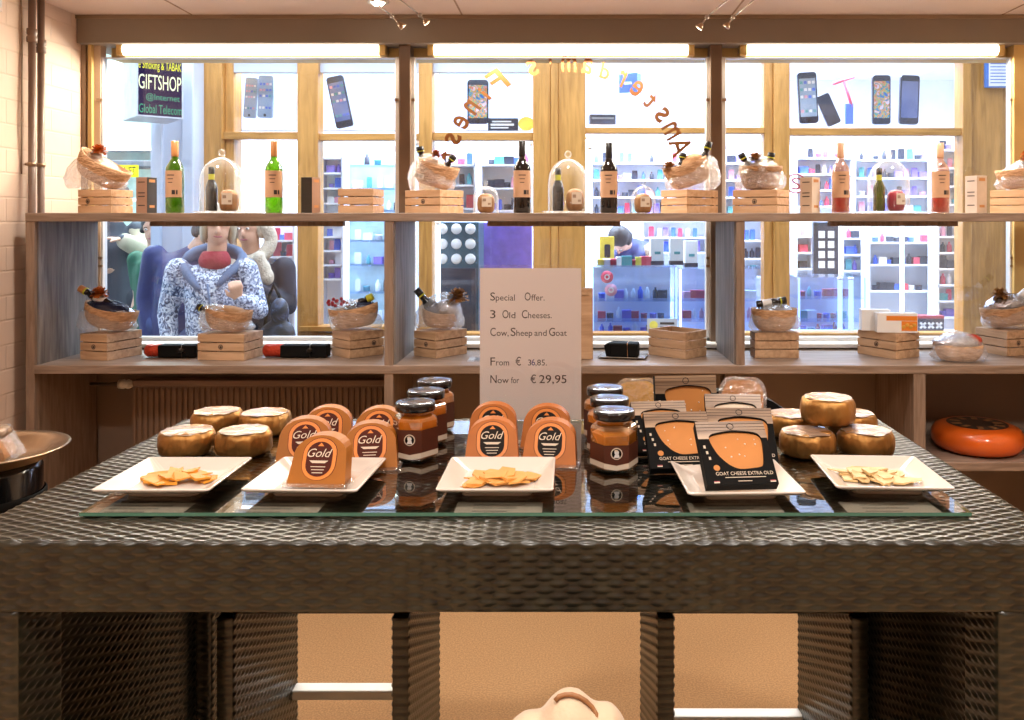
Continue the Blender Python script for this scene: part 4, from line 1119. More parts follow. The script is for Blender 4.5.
dome(222, 149.5, .088, 'tall glass dome over a dark small bottle and wrapped cheese, on the left', 'glass domes on the upper shelf')
dome(568, 151, .084, 'tall glass dome over a small bottle and cheese, in the middle', 'glass domes on the upper shelf')
dome(888.5, 151, .084, 'tall glass dome over a green bottle and red cheese, on the right', 'glass domes on the upper shelf')
dome(486, 180, .053, 'small glass dome over a cheese, left of the dark wine bottles', 'small glass domes on the upper shelf', False)
dome(643.5, 180, .051, 'small glass dome over a cheese, right of the dark wine bottles', 'small glass domes on the upper shelf', False)
def minibottle(px, pyt, lab, mat, h=None):
    Y = 3.57; h = (211 - pyt) / F * Y; z = UT + .0085
    t = thing('small_bottle', lab, 'bottle', (WX(px, Y), Y, z), 0, 'small bottles under the glass domes'); b = .024
    MB().lathe([(.0001, 0), (b * .9, 0), (b, .005), (b, h * .52), (b * .85, h * .6), (.012, h * .72), (.011, h * .95), (.0001, h * .955)], 20).build('glass', mat, t)
    MB().lathe([(.0125, h * .70), (.0125, h * .84)], 14, caps=False).build('neck_label', 'capyellow', t)
    MB().lathe([(.0122, h * .84), (.0125, h), (.0001, h)], 14).build('cap', 'capgreen', t)
minibottle(211.5, 167, 'small dark bottle with yellow neck label under the left glass dome', 'darkglass')
minibottle(558, 168, 'small dark bottle with yellow neck label under the middle glass dome', 'darkglass')
minibottle(879, 168, 'small olive-green bottle under the right glass dome', 'olive')
def minicheese(px, pyt, w, lab, mat, z=.0085):
    Y = 3.565; h = (211 - pyt) / F * Y - .002; r = w / F * Y / 2
    t = thing('small_cheese', lab, 'cheese', (WX(px, Y), Y, UT + z), .2, 'small cheeses under the glass domes')
    MB().lathe([(.0001, 0), (r * .7, 0), (r * .92, h * .15), (r, h * .45), (r * .93, h * .75), (r * .6, h * .95), (.0001, h)], 10, ph=.2).build('cheese', mat, t, bevel=.004)
    MB().box(-r * .55, r * .5, -r * 1.01, -r * .96, h * .3, h * .82).build('label', 'cream', t)
    MB().box(-r * .45, -r * .1, -r * 1.03, -r * 1.0, h * .58, h * .72).box(.1 * r, r * .4, -r * 1.03, -r * 1.0, h * .4, h * .5).build('label_print', 'faintprint', t)
minicheese(229, 189, 19, 'small wrapped cheese with pale label under the left glass dome', 'rindbrown')
minicheese(575, 188, 19, 'small wrapped cheese with pale label under the middle glass dome', 'rindbrown')
minicheese(896, 189, 18, 'small red cheese with pale label under the right glass dome', 'berry')
minicheese(486, 191, 18.5, 'small cheese under the small dome left of the dark wine bottles', 'rindbrown', .001)
minicheese(643, 191, 18.5, 'small cheese under the small dome right of the dark wine bottles', 'rindbrown', .001)

def carton(pl, pc, pr, pyt, lab, m1, m2, Y=3.56, z=UT, py0=213, grp='small cartons on the upper shelf', bands=True):
    h = (py0 - pyt) / F * Y
    cx, cy, rz, a, b = solve_crate(pl, pc, pr, Y, 'l', .1, .1) if False else (0, 0, 0, 0, 0)
    X = WX(pc, Y); kl, kr = (pl - CX) / F, (pr - CX) / F; th = R(40)
    best = None
    for i in range(-60, 150):
        th = R(i * .6); c, s = math.cos(th), math.sin(th); d1 = c + kl * s; d2 = s - kr * c
        if abs(d1) < 1e-3 or abs(d2) < 1e-3: continue
        a, b = (X - kl * Y) / d1, (kr * Y - X) / d2
        if a > .02 and b > .02 and a < .3 and b < .3 and (best is None or abs(a - b) < best[0]): best = (abs(a - b), th, a, b)
    _, th, a, b = best; c, s = math.cos(th), math.sin(th)
    t = thing('carton', lab, 'box', (X - c * a / 2 + s * b / 2, Y + s * a / 2 + c * b / 2, z), -th, grp)
    k = MB().box(-a / 2, a / 2, -b / 2, b / 2, 0, h); k.m = [0, 1, 0, 0, 0, 0]; k.build('box', [m1, m2], t, bevel=.001)
    if bands:
        q = MB()
        for j, zz in enumerate((.2, .45, .55, .85)): q.box(-a * .3, a * .3, -b / 2 - .0006, -b / 2, h * zz, h * zz + .004)
        q.build('print', 'ink', t)
        q = MB(); q.box(a / 2, a / 2 + .0006, -b * .3, b * .3, h * .86, h * .94); q.box(a / 2, a / 2 + .0006, -b * .25, b * .25, h * .15, h * .22); q.build('side_print', 'cork', t)
    return t
M['cartonbrown'] = solid('brown_carton', 'a8826c', .6); M['cartondark'] = solid('dark_carton', '2e241c', .5); M['cartonpale'] = solid('pale_carton', 'd8c0a8', .6); M['cartongrey'] = solid('grey_carton', 'c6b4a8', .6)
carton(136, 147, 157, 177, 'brown and black carton left of the first green bottle', 'cartonbrown', 'cartondark')
carton(301, 312, 320.5, 177, 'dark carton with brown side right of the second green bottle', 'cartondark', 'cartonbrown')
carton(800, 812, 820, 177, 'pale carton left of the rose wine bottles', 'cartonpale', 'cream')
carton(965, 977, 987, 175.5, 'pale grey carton right of the rose wine bottles', 'cartongrey', 'cartonpale')

# lower shelf
LT = ZL1 + .0005
YLc = lambda py: (EYE - LT) * F / (py - CY)
CA = crate(80, 107, 142, 3.58, LT, .112, 'brown slatted crate at the left end of the lower shelf', 'r', mat='crateb', emblem=('l', .0), grp=gL)
CB = crate(197.5, 244, 263, 3.58, LT, .112, 'brown slatted crate in front of the woman in the patterned coat', 'l', mat='crateb', emblem=('l', .0), grp=gL)
CC = crate(332, 349.5, 384, 3.64, LT, .112, 'brown slatted crate against the left shelf upright', 'r', mat='crateb', emblem=('r', .2), grp=gL)
CD = crate(414, 436, 467, 3.64, LT, .112, 'brown slatted crate just right of the left shelf upright', 'r', mat='crateb', emblem=('l', .05), grp=gL)
CE = crate(648.5, 685.5, 706.5, 3.62, LT, .115, 'empty open slatted crate beside the black parcel', 'l', lid=False, mat='crateb', grp=gL)
CF_ = crate(750, 755, 799, 3.66, LT, .11, 'brown slatted crate right of the middle shelf upright, under a bowl-shaped basket', 'r', mat='crateb', grp=gL)
CG = crate(857.5, 896, 919.5, 3.62, LT, .108, 'brown slatted crate carrying two white cartons', 'l', mat='crateb', emblem=('l', .0), grp=gL)
CH = crate(975.5, 1007, 1045, 3.7, LT, .11, 'brown slatted crate at the right end of the lower shelf', 'r', mat='crateb', emblem=('r', -.2), grp=gL)
zt = LT + .113
gift(*at(CA, -.015), zt, R(-5), 'wrapped basket with orange flower and navy foil at the left end of the lower shelf', .235, .15, .075, 12, gb, contents=(('flower', -.055, .135, .038, 'orange'), ('lump', -.005, .08, .105, .055, .04, 'foilnavy'), ('lump', .05, .075, .06, .05, .03, 'foilsilver'), ('bottle', .0, .1, -75, .16, 'darkglass', 'cork')), wrap=(.13, .085, .13, -.04))
gift(*at(CB, -.015), zt, R(-4), 'plain tan wrapped basket in front of the woman in the patterned coat', .205, .14, .075, 6, gb, contents=(('lump', .0, .07, .085, .05, .035, 'bread'), ('bottle', -.06, .06, -70, .08, 'darkglass', 'capgreen')), wrap=(.12, .08, .12, -.06))
gift(*at(CC, -.01), zt, R(0), 'wrapped basket with red berries beside the left shelf upright', .22, .14, .075, -8, gb, contents=(('flower', -.06, .115, .036, 'berry'), ('lump', .03, .085, .07, .05, .03, 'foilnavy'), ('bottle', -.03, .09, 75, .13, 'darkglass', 'capyellow')), wrap=(.12, .085, .135, -.03))
gift(*at(CD, -.01), zt, R(0), 'wrapped gift with a dark labelled bottle and a dried cone on top', .16, .13, .06, 8, gb, contents=(('bottle', .03, .02, -48, .2, 'darkglass', 'capgreen'), ('flower', .07, .14, .05, 'cone'), ('lump', .03, .08, .06, .045, .05, 'foilsilver'), ('lump', -.03, .06, .05, .045, .05, 'foilnavy')), wrap=(.112, .08, .165, .03))
gift(*at(CF_, 0), LT + .111, R(0), 'bowl-shaped wrapped basket with a grey bottle lying on top', .2, .16, .085, 0, gb, 'basket', contents=(('bottle', -.08, .115, 82, .13, 'darkglass', 'capgreen'), ('lump', 0, .08, .08, .06, .035, 'foilsilver')), wrap=(.115, .09, .13, .0), boat=.1)
gift(*at(CH, .0), LT + .111, R(0), 'wrapped basket with silver foil and dried cone at right end of lower shelf', .24, .15, .075, -10, gb, contents=(('flower', -.03, .14, .04, 'cone'), ('lump', .0, .09, .1, .055, .05, 'foilsilver'), ('bottle', .03, .1, 60, .14, 'darkglass', 'capgreen')), wrap=(.13, .085, .155, .04))
gift(WX(960, 3.58), 3.59, LT, R(0), 'foil-filled basket standing directly on the lower shelf', .2, .15, .06, 0, gb, contents=(('lump', -.01, .075, .1, .06, .035, 'foilsilver'), ('lump', .055, .08, .04, .04, .03, 'foilred')), wrap=(.118, .085, .128, -.01), boat=.12)
# cartons on the crate
def wbox(px0, px1, py0, py1, Y, z, lab, orange):
    x0, x1 = WX(px0, Y), WX(px1, Y); h = (py1 - py0) / F * Y; w = (x1 - x0) / 2
    t = thing('white_carton', lab, 'box', ((x0 + x1) / 2, Y, z), R(-6), 'white cartons on a crate')
    bx('box', -w, w, 0, .05, 0, h, 'white', t, .001)
    if orange:
        MB().box(-w * .55, w * .98, -.0007, 0, h * .62, h * .86).box(.2 * w, w * .98, -.0007, 0, h * .1, h * .6).build('picture_panel', 'ring', t)
        k = MB()
        for j in range(4): k.ell((w * (.3 + .18 * j), -.0008, h * (.3 + .1 * (j % 2))), (.009, .0008, .008), 8, k=4)
        k.build('picture', 'cheeseyellow', t)
    return t
wbox(878, 917, 309.5, 329, 3.66, LT + .1085, 'white carton with orange picture, in front on the crate', True)
wbox(862, 890, 306, 327, 3.73, LT + .1085, 'plain white carton behind the orange-pictured one', False)
YX = 6.12
t = thing('crossed_box', 'small dark blue box with three white crosses in the opposite shop window', 'box', (WX(931, YX), YX, WZ(331, YX)), 0)
w_ = 13 / F * YX; hb = 12.5 / F * YX
bx('box', -w_, w_, 0, .08, 0, hb, 'foilnavy', t, .002); bx('lid', -w_ - .002, w_ + .002, -.002, .082, hb, hb + .02, 'berry', t, .002)
k = MB()
for j in (-1, 0, 1):
    for s in (-1, 1): k.box(-.028, .028, -.0008, 0, -.008, .008, T=Matrix.Translation((j * w_ * .62, -.0006, hb * .45)) @ Matrix.Rotation(s * PI / 4, 4, 'Y'))
k.build('crosses', 'white', t)
# two foil-ended gift packs lying on the shelf
for px0, px1, lab in ((146, 200, 'long black gift pack with red end, left of the middle crate'), (264, 331, 'long black gift pack with red end, right of the middle crate')):
    Y = 3.68; x0, x1 = WX(px0, Y), WX(px1, Y); L = x1 - x0
    t = thing('gift_pack', lab, 'gift pack', (x0, Y, LT), 0, 'long black gift packs')
    MB().tube([(.0, 0, .03), (.01, 0, .03), (L * .25, 0, .03), (L * .29, 0, .03)], [.02, .028, .029, .028], 14).build('red_end', 'foilred', t)
    MB().box(L * .27, L * .97, -.03, .03, .002, .056).build('box', 'black', t, bevel=.006)
    k = MB(); flower(k, (L * .72, -.034, .03), .016, 'cone', 3); k.build('bow', 'steel', t)
    MB().tube([(L * .72, -.032, .0), (L * .72, -.032, .058), (L * .72, .0, .060)], .0015, 6).build('ribbon', 'steel', t)
# black parcel on a tray
Y = 3.64
t = thing('serving_tray', 'thin dark tray lying on the lower shelf under the black parcel', 'tray', (WX(624, Y), Y + .04, LT), R(-12))
k = MB(); a, b = .1, .065
k.add([(-a, -b, .008), (a, -b, .008), (a, b, .008), (-a, b, .008), (-a * .8, -b * .75, 0), (a * .8, -b * .75, 0), (a * .8, b * .75, 0), (-a * .8, b * .75, 0), (-a * .8, -b * .75, .003), (a * .8, -b * .75, .003), (a * .8, b * .75, .003), (-a * .8, b * .75, .003)],
      [(7, 6, 5, 4), (0, 1, 9, 8), (1, 2, 10, 9), (2, 3, 11, 10), (3, 0, 8, 11), (8, 9, 10, 11), (0, 4, 5, 1), (1, 5, 6, 2), (2, 6, 7, 3), (3, 7, 4, 0)])
k.build('tray_body', 'winpost', t); MB().tube([(-a, -b, .008), (a, -b, .008), (a, b, .008), (-a, b, .008), (-a, -b, .008)], .002, 6).build('rim', 'steel', t)
t = thing('black_parcel', 'small black wrapped parcel with thin cord, on the tray by the open crate', 'parcel', (WX(625, Y), Y + .04, LT + .0035), R(-12))
MB().box(-.062, .062, -.04, .04, 0, .062).build('wrapping', 'black', t, bevel=.008)
MB().tube([(.02, -.041, .0), (.018, -.041, .062), (.016, .0, .0635), (.016, .041, .06)], .0015, 6).build('cord', 'cork', t)
MB().prism([(-.075, .002), (-.06, .0), (-.06, .06), (-.085, .05)], -.03, .03).build('folded_end', 'black', t, bevel=.004)
# framed board standing behind the sign
Y = 3.62
t = thing('wooden_board', 'upright wooden board edge standing on the shelf behind the offer sign', 'board', (WX(574, Y), Y, LT))
h = WZ(288, Y) - LT; w = WX(593, Y) - WX(574, Y)
bx('panel', -.1, w, 0, .018, 0, h, 'crateb', t, .003); bx('cleat', -.1, w - .02, -.008, 0, h - .03, h - .012, 'crateb', t, .001)
t = thing('clear_stand', 'rounded clear holder edge left of the offer sign', 'holder', (WX(480, 3.6), 3.6, LT))
MB().prism(rrect(-.035, .06, 0, WZ(268, 3.6) - LT, .03), 0, .004).build('pane', 'acrylic', t); MB().prism(rrect(-.05, .07, 0.0, .006, .002), -.04, .05).build('foot', 'acrylic', t)

# ------------------------------------------------------------------ cheese wheel, tray stand
Yw = 3.672
t = thing('round_cheese', 'large orange waxed cheese wheel on the low shelf at the right', 'cheese', (WX(977, Yw), Yw, zlow + .0005))
r, h = .186, .112
MB().lathe([(.0001, 0), (r * .72, 0), (r * .9, .012), (r * .985, h * .3), (r, h * .5), (r * .985, h * .7), (r * .9, h - .012), (r * .74, h), (.0001, h)], 48).build('wax', 'gouda', t)
MB().lathe([(.0001, h + .001), (r * .66, h + .001)], 40, caps=False).build('printed_top', 'goudatop', t)
k = MB()
for i in range(10):
    a = i * .63; k.box(-.02, .02, -.012, .012, 0, .0008, T=Matrix.Translation((r * .48 * math.cos(a), r * .48 * math.sin(a), h + .0014)) @ Matrix.Rotation(a, 4, 'Z'))
k.build('top_print', 'strap', t)

Yt = 2.42
zt_ = WZ(452, Yt); xt = WX(-14, Yt); rt = WX(60, Yt) - xt
t = thing('barrel_stand', 'dark round stand carrying a metal tray at the left edge', 'stand', (xt, Yt, 0))
rb_ = WX(37, Yt) - xt
MB().lathe([(rb_ * .9, 0), (rb_ * .98, .05), (rb_, .4), (rb_ * .97, zt_ - .05), (rb_ * .9, zt_ - .032)], 40).build('drum', 'blackgloss', t)
for z in (.12, .5, .8): MB().lathe([(rb_ + .001, z), (rb_ + .005, z + .005), (rb_ + .005, z + .025), (rb_ + .001, z + .03)], 40, caps=False).build('hoop', 'black', t)
tag(MB().lathe([(.0001, 0), (rt * .62, 0), (rt * .72, .006), (rt * .78, .03), (rt * .95, .036), (rt, .040), (rt * .985, .043), (rt * .93, .040), (rt * .77, .034), (rt * .70, .010), (.0001, .004)], 56).build('metal_tray', 'brass', None, (xt, Yt, zt_ - .031)), 'round bronze-coloured tray with a wide rim on the dark stand', 'tray')
t = thing('wrapped_cheese', 'orange cheese piece in printed wrapper lying on the bronze-coloured tray', 'cheese', (WX(2, Yt), Yt - .05, zt_ - .006), R(15))
MB().prism(arc(0, .0, .05, .06, 0, 180, 12), -.04, .05).build('cheese', 'cheeseorange', t, bevel=.008)
MB().box(-.05, .045, -.035, .045, .058, .085).build('top_wrapper', 'plankprint', t, bevel=.012)
MB().prism([(-.06, 0), (.075, 0), (.03, .085), (-.05, .08)], -.046, .056).build('plastic_wrap', 'film', t, bevel=.006)
# ------------------------------------------------------------------ the alley and the shop across it
YS = 5.9                                      # plane of the oak storefront
sbox('street', -6, 6, 4.1, 11, -.1, -.02, 'street')
def px_box(k, p0, p1, q0, q1, Y, d, mi=0): return k.box(WX(p0, Y), WX(p1, Y), Y, Y + d, WZ(q1, Y), WZ(q0, Y), mi)
st = thing('wall_opposite', None, None, (0, 0, 0), kind='structure')
TOP = 3.4
def post(p0, p1, z0=0., z1=TOP, d=.14, mat='oak', dy=0):
    MB().box(WX(p0, YS), WX(p1, YS), YS + dy, YS + d, z0, z1).build('post', mat, st, bevel=.006)
zsl = WZ(338, YS)
post(195, 222); post(222, 231, d=.2, dy=.05); post(297, 318); post(418.5, 432); post(533, 551); post(551, 558, dy=-.02); post(558, 585.5); post(765, 774, dy=.03); post(774, 790); post(963, 972); post(972, 1006, dy=.04)
post(1006, 1110, dy=.06)
def rail(p0, p1, q0, q1, dy=.02, mat='oakx'): MB().box(WX(p0, YS), WX(p1, YS), YS + dy, YS + .12, WZ(q1, YS), WZ(q0, YS)).build('rail', mat, st, bevel=.004)
rail(215, 297, 131.5, 139); rail(318, 419, 133, 140); rail(432, 533, 132, 140); rail(585, 765, 127, 133); rail(790, 963, 127.5, 135)
for a, b in ((318, 419), (432, 533), (585, 765), (790, 963)):
    rail(a, b, 333, 347, .0); MB().box(WX(a, YS), WX(b, YS), YS + .01, YS + .08, 0, WZ(347, YS)).build('plinth_panel', 'oak', st)
rail(300, 419, 326, 331, -.03)
MB().box(WX(231, YS), WX(533, YS), YS + .05, YS + .1, WZ(71, YS), WZ(58, YS)).build('fascia', 'alleywall', st)
MB().box(WX(195, YS), WX(1110, YS), YS, YS + .2, WZ(52, YS), TOP).build('fascia', 'oakx', st)
for a, b in ((231, 297), (318, 419), (432, 533), (585, 765), (790, 963)):
    MB().box(WX(a, YS), WX(b, YS), YS + .07, YS + .074, WZ(335, YS) if a > 300 else .05, WZ(60, YS)).build('pane', 'glass', st)
# the rest of the alley
struct('wall_alley', MB().box(-5.2, -5.0, 4.2, 11, 0, 4).box(5, 5.2, 4.2, 11, 0, 4).box(-5, 5, 10.2, 10.4, 0, 4), 'shopwhite')
sbox('shop_floor_slab', WX(195, YS), 5, YS + .14, 10.2, -.02, .02, 'shopwhite')
sbox('ceiling_shop', WX(195, YS), 5, YS + .14, 10.2, 3.3, 3.4, 'shopwhite')
sbox('wall_shop', WX(200, YS) - .05, WX(200, YS) + .02, YS + .2, 10.2, .0, 3.3, 'shopwhite')
# metal pillar and neighbour shop on the left
tag(MB().box(WX(150, 5.75), WX(183, 5.75), 5.75, 5.9, 0, 3.4).box(WX(183, 5.75), WX(195, 5.75), 5.72, 5.9, 0, 3.4).build('metal_pillar', 'pillar', bevel=.01), 'pale blue-grey metal pillar beside the oak storefront', 'pillar')
tag(MB().prism([(WX(140, 5.6), 0), (WX(150, 5.6), 0), (WX(156, 5.6), 2.4), (WX(150, 5.6), 2.4)], 5.68, 5.71).build('leaning_panel', 'pillar', bevel=.004), 'tall pale panel leaning against the metal pillar', 'panel')
ns = thing('neighbour_shop', 'pale green glass-fronted shop at the left end of the alley', 'shop', (WX(120, 7.4), 7.4, 0))
ox = WX(120, 7.4)
bx('back_panel', -1.2, .5, .3, .36, 0, 3.2, 'greenpale', ns, 0)
bx('counter', -1.2, .5, -.1, .25, 0, 1.05, 'greenpale', ns, .01)
for q in (118, 150, 200, 228, 255, 285): bx('shelf_board', -1.2, .5, .1, .3, WZ(q, 7.6) - .012, WZ(q, 7.6) + .012, 'shopwhite', ns, 0)
bx('awning', -1.2, .5, .0, .3, WZ(168, 7.5), WZ(161, 7.5), 'charcoal', ns, .01)
# internet sign
Y = 7.2; a, b = WX(106, Y), WX(137, Y); z0, z1 = WZ(177, Y), WZ(165, Y)
t = thing('internet_sign', 'small yellow INTERNET sign inside the neighbouring shop', 'sign', ((a + b) / 2, Y, z0)); w = (b - a) / 2
bx('panel', -w, w, 0, .03, 0, z1 - z0, 'signyellow', t, .003)
k = MB(); text_fit(k, 'INTERNET', -w * .92, w * .92, .015, z1 - z0 - .015, -.002); k.build('lettering', 'black', t)
# giftshop light box
Y = 5.25; zt, zb2 = WZ(46, Y), WZ(116, Y); w = .1355; H = zt - zb2; th = R(40); x0 = WX(136.5, Y)
t = thing('giftshop_sign', 'dark blue illuminated GIFTSHOP box sign hanging in the alley', 'sign', (x0 + w * math.cos(th), Y + w * math.sin(th), zb2), th)
bx('housing', -w, w, .004, .35, 0, H, 'signframe', t, .006)
MB().hole([(-w, 0), (w, 0), (w, H), (-w, H)], [(-w + .008, .01), (w - .008, .01), (w - .008, H - .01), (-w + .008, H - .01)], -.008, .006).build('frame', 'signframe', t)
bx('face', -w + .008, w - .008, 0, .005, .01, H - .01, 'signnavy', t, 0)
def sl(s_, q0, q1, m_, name, fx0=-.92, fx1=.92):
    k = MB(); text_fit(k, s_, w * fx0, w * fx1, WZ(q1, Y) - zb2, WZ(q0, Y) - zb2, -.002); k.build(name, m_, t)
sl('e Smoking & TABAK', 59, 70, 'signyellow', 'lettering'); sl('GIFTSHOP', 73, 88, 'signwhite', 'lettering'); sl('@Internet', 92, 100, 'signgreen', 'lettering', -.6, .85); sl('Global Telecom', 103, 112, 'signgreen', 'lettering', -.9, .95)
MB().tube([(0, .12, H - .01), (0, .12, 3.4 - zb2)], .02, 8).build('hanger', 'steel', t)
# blue notice on the right oak panel
Y = YS - .0; t = thing('blue_notice', 'blue and white notice on the oak panel at the right', 'notice', (WX(996, Y), Y - .02, WZ(88, Y)))
bx('board', -.085, .085, 0, .02, 0, .24, 'blueprint', t, .003); k = MB()
k.box(-.06, .085, -.002, 0, .01, .2)
k.build('white_panel', 'white', t); k = MB()
for j in range(7): k.box(-.05, .07, -.004, -.002, .03 + .022 * j, .036 + .022 * j)
k.build('print', 'blueprint', t)

# backlit posters behind the upper panes, with large dummy phones
def poster(p0, p1, q0, q1, lab):
    Y = YS + .35; t = thing('backlit_poster', lab, 'poster', (WX((p0 + p1) / 2, Y), Y, WZ(q1, Y)), group='backlit white posters behind the upper panes'); w = (WX(p1, Y) - WX(p0, Y)) / 2; h = WZ(q0, Y) - WZ(q1, Y)
    bx('light_box', -w, w, .004, .06, 0, h, 'shopwhite', t, .003); bx('poster_face', -w + .01, w - .01, 0, .004, .01, h - .01, 'poster', t, 0)
    return t, w, h
poster(236, 297, 71, 131, 'backlit white poster showing two phones, leftmost upper pane')
poster(318, 410, 71, 131, 'backlit white poster behind the tilted dark phone')
poster(438, 534, 69, 131, 'backlit white poster behind the phone with a vivid screen')
def phone(px, py, w, h, tilt, lab, scr, icons=True, silver=False, dy=.3):
    Y = YS + dy; k = Y / F; w *= k; h *= k
    t = thing('display_phone', lab, 'phone', (WX(px, Y), Y, WZ(py, Y)), 0, 'large display phones in the upper panes'); t.rotation_euler = (0, R(tilt), 0)
    MB().prism(rrect(-w / 2, w / 2, -h / 2, h / 2, w * .16), -.012, .012).build('body', 'phonesilver' if silver else 'phonebody', t, bevel=.003)
    MB().prism(rrect(-w * .43, w * .43, -h * .37, h * .38, .002), -.0135, -.011).build('screen', scr, t)
    MB().prism(arc(0, -h * .435, w * .09, w * .09, 0, 360, 14)[:-1], -.0135, -.011).build('home_button', 'black', t)
    if icons:
        m = MB(); rnd = random.Random(int(px))
        for r_ in range(5):
            for c_ in range(4):
                if r_ == 3: continue
                x = -w * .32 + c_ * w * .213; z = h * .3 - r_ * h * .14
                m.prism(rrect(x - w * .075, x + w * .075, z - w * .075, z + w * .075, w * .02), -.0145, -.0134, mi=rnd.randint(0, 3))
        m.build('icons', ['good_blue', 'white', 'good_teal', 'good_pink'], t)
phone(251, 98, 12, 40, 4, 'narrower of two phones side by side, leftmost upper pane', 'phonesilver', silver=True)
phone(266, 97, 15, 42, 2, 'wider of two phones side by side, leftmost upper pane', 'phonesilver', silver=True)
phone(340, 102, 17, 52, -12, 'dark tilted phone in the second upper pane', 'screen2')
phone(478, 102, 21, 44, 0, 'dark phone with a vivid many-coloured screen behind the window lettering', 'screen1', False)
phone(807.5, 98, 19, 51, -3, 'dark phone with icon screen at the left of the right upper pane', 'phonesilver')
phone(881, 100, 18, 49, 0, 'phone with vivid screen in the right upper pane', 'screen1', False)
phone(909, 100, 19, 49, 2, 'dark phone with plain blue screen in the right upper pane', 'screen2', False)
phone(828, 110, 14, 32, -24, 'dark tablet leaning behind the icon-screen phone', 'phonebody', False, dy=.34)
Y = YS + .3
t = thing('poster_plate', 'dark plate with pale lines in the corner of the vivid phone poster', 'plate', (WX(503, Y), Y, WZ(130.5, Y)))
bx('plate', -.11, .11, 0, .02, 0, .09, 'good_black', t, .003); k = MB(); k.box(-.08, .06, -.002, 0, .06, .07).box(-.09, .08, -.002, 0, .035, .05).box(-.09, .04, -.002, 0, .015, .025); k.build('print', 'white', t)
MB().prism(arc(.17, .05, .06, .05, 0, 360, 18)[:-1], .0, .015).build('yellow_roundel', 'good_yellow', t)
Y = YS + .6
t = thing('blue_box', 'tall blue and pale blue carton standing on the middle upper ledge', 'box', (WX(630, Y), Y, WZ(117, Y)), R(-25)); h = WZ(74, Y) - WZ(117, Y)
bx('upper_half', -.075, .075, -.04, .04, h * .55, h, 'bluebox', t, .003); bx('lower_half', -.075, .075, -.04, .04, 0, h * .55, 'ltbluebox', t, .003); k = MB(); text_fit(k, 'o', -.02, .02, h * .75, h * .85, -.0405) if False else k.box(-.03, .03, -.042, -.04, h * .74, h * .8); k.build('print', 'ltbluebox', t)
t = thing('dark_device', 'dark flat device beside the tall blue carton', 'device', (WX(602, Y), Y, WZ(126, Y)), R(4))
bx('body', -.1, .1, -.06, .06, 0, .085, 'good_black', t, .008); bx('slot', -.085, .085, -.062, -.06, .045, .06, 'steel', t, 0)
Y = YS + .6
bx('ledge', WX(585, Y), WX(765, Y), Y - .1, Y + .3, WZ(127.5, Y), WZ(126, Y), 'shopwhite', st, 0)

MB().box(WX(792, 6.1), WX(961, 6.1), 6.0, 6.22, WZ(331, YX) - .02, WZ(331, YX) - .001).build('ledge', 'shopwhite', st)
# ---------- merchandise
PROT = {}
def proto(kind, col):
    key = (kind, col)
    if key in PROT: return PROT[key]
    k = MB()
    if kind == 'packet': k.box(-.026, .026, -.008, .008, 0, .07).box(-.026, .026, -.001, .001, .07, .092)
    elif kind == 'bottle': k.lathe([(.0001, 0), (.018, 0), (.019, .004), (.019, .05), (.008, .064), (.008, .078), (.0001, .08)], 10)
    elif kind == 'carton': k.box(-.034, .034, -.025, .025, 0, .058).box(-.028, .028, -.026, -.025, .02, .04)
    elif kind == 'tin': k.lathe([(.0001, 0), (.026, 0), (.026, .03), (.028, .031), (.028, .04), (.0001, .041)], 12)
    elif kind == 'case': k.prism(rrect(-.02, .02, 0, .084, .008, 2), -.006, .006).prism(rrect(-.008, .004, .062, .074, .004, 2), -.0075, -.006)
    me = bpy.data.meshes.new('merchandise_' + kind); me.from_pydata(k.v, [], k.f)
    me.polygons.foreach_set('use_smooth', k.s); me.materials.append(M['good_' + col]); me.update()
    PROT[key] = me; return me
NAMES = {'packet': ('hanging_packet', 'hang-tab packet', 'packet'), 'bottle': ('tiny_bottle', 'tiny bottle', 'bottle'), 'carton': ('small_carton', 'small carton', 'box'), 'tin': ('round_tin', 'round tin', 'tin'), 'case': ('phone_case', 'upright phone case', 'phone case')}
rg = random.Random(11)
def goods(p0, p1, q, Y, step, where, kinds=('packet', 'carton', 'bottle', 'case', 'tin'), cols=('blue', 'red', 'white', 'teal', 'black', 'purple', 'white', 'pink'), s=1.):
    px = p0 + step * .5
    while px < p1 - 3.5:
        kd = rg.choice(kinds); c = rg.choice(cols)
        o = bpy.data.objects.new(NAMES[kd][0], proto(kd, c)); COL.objects.link(o)
        o.location = (WX(px, Y), Y, WZ(q, Y) + .0005); o.rotation_euler = (0, 0, rg.uniform(-.2, .2)); sc = s * rg.uniform(.9, 1.15); o.scale = (sc, sc, sc)
        tag(o, '%s %s %s' % (c, NAMES[kd][1], where), NAMES[kd][2], '%s %ss %s' % (c, NAMES[kd][1], where))
        px += step * rg.uniform(.72, .98)
def rack(p0, p1, rows, Y, lab='', dep=.16, back='shopwhite', fill=True, board='shopwhite', z0=0., q_top=None, step=9, where='', fillrows=None, **kw):
    t = thing('display_rack', lab, 'shelf', (WX((p0 + p1) / 2, Y), Y, z0)); w = (WX(p1, Y) - WX(p0, Y)) / 2
    zt_ = WZ(q_top if q_top else rows[0] - 14, Y)
    if back: bx('back_panel', -w, w, dep * .5, dep * .5 + .02, 0, zt_ - z0, back, t, 0)
    for s in (-1, 1): bx('side_panel', s * w - .008, s * w + .008, -dep * .5, dep * .5 + .02, 0, zt_ - z0, board, t, 0)
    for q in rows: bx('shelf_board', -w, w, -dep * .5, dep * .5, WZ(q, Y) - .014 - z0, WZ(q, Y) - z0, board, t, 0)
    if fill:
        for q in (fillrows or rows): goods(p0 + 5, p1 - 2, q, Y, step, where, **kw)
    return t
cl_ = ('white', 'blue', 'teal', 'black', 'purple', 'black', 'red', 'pink')
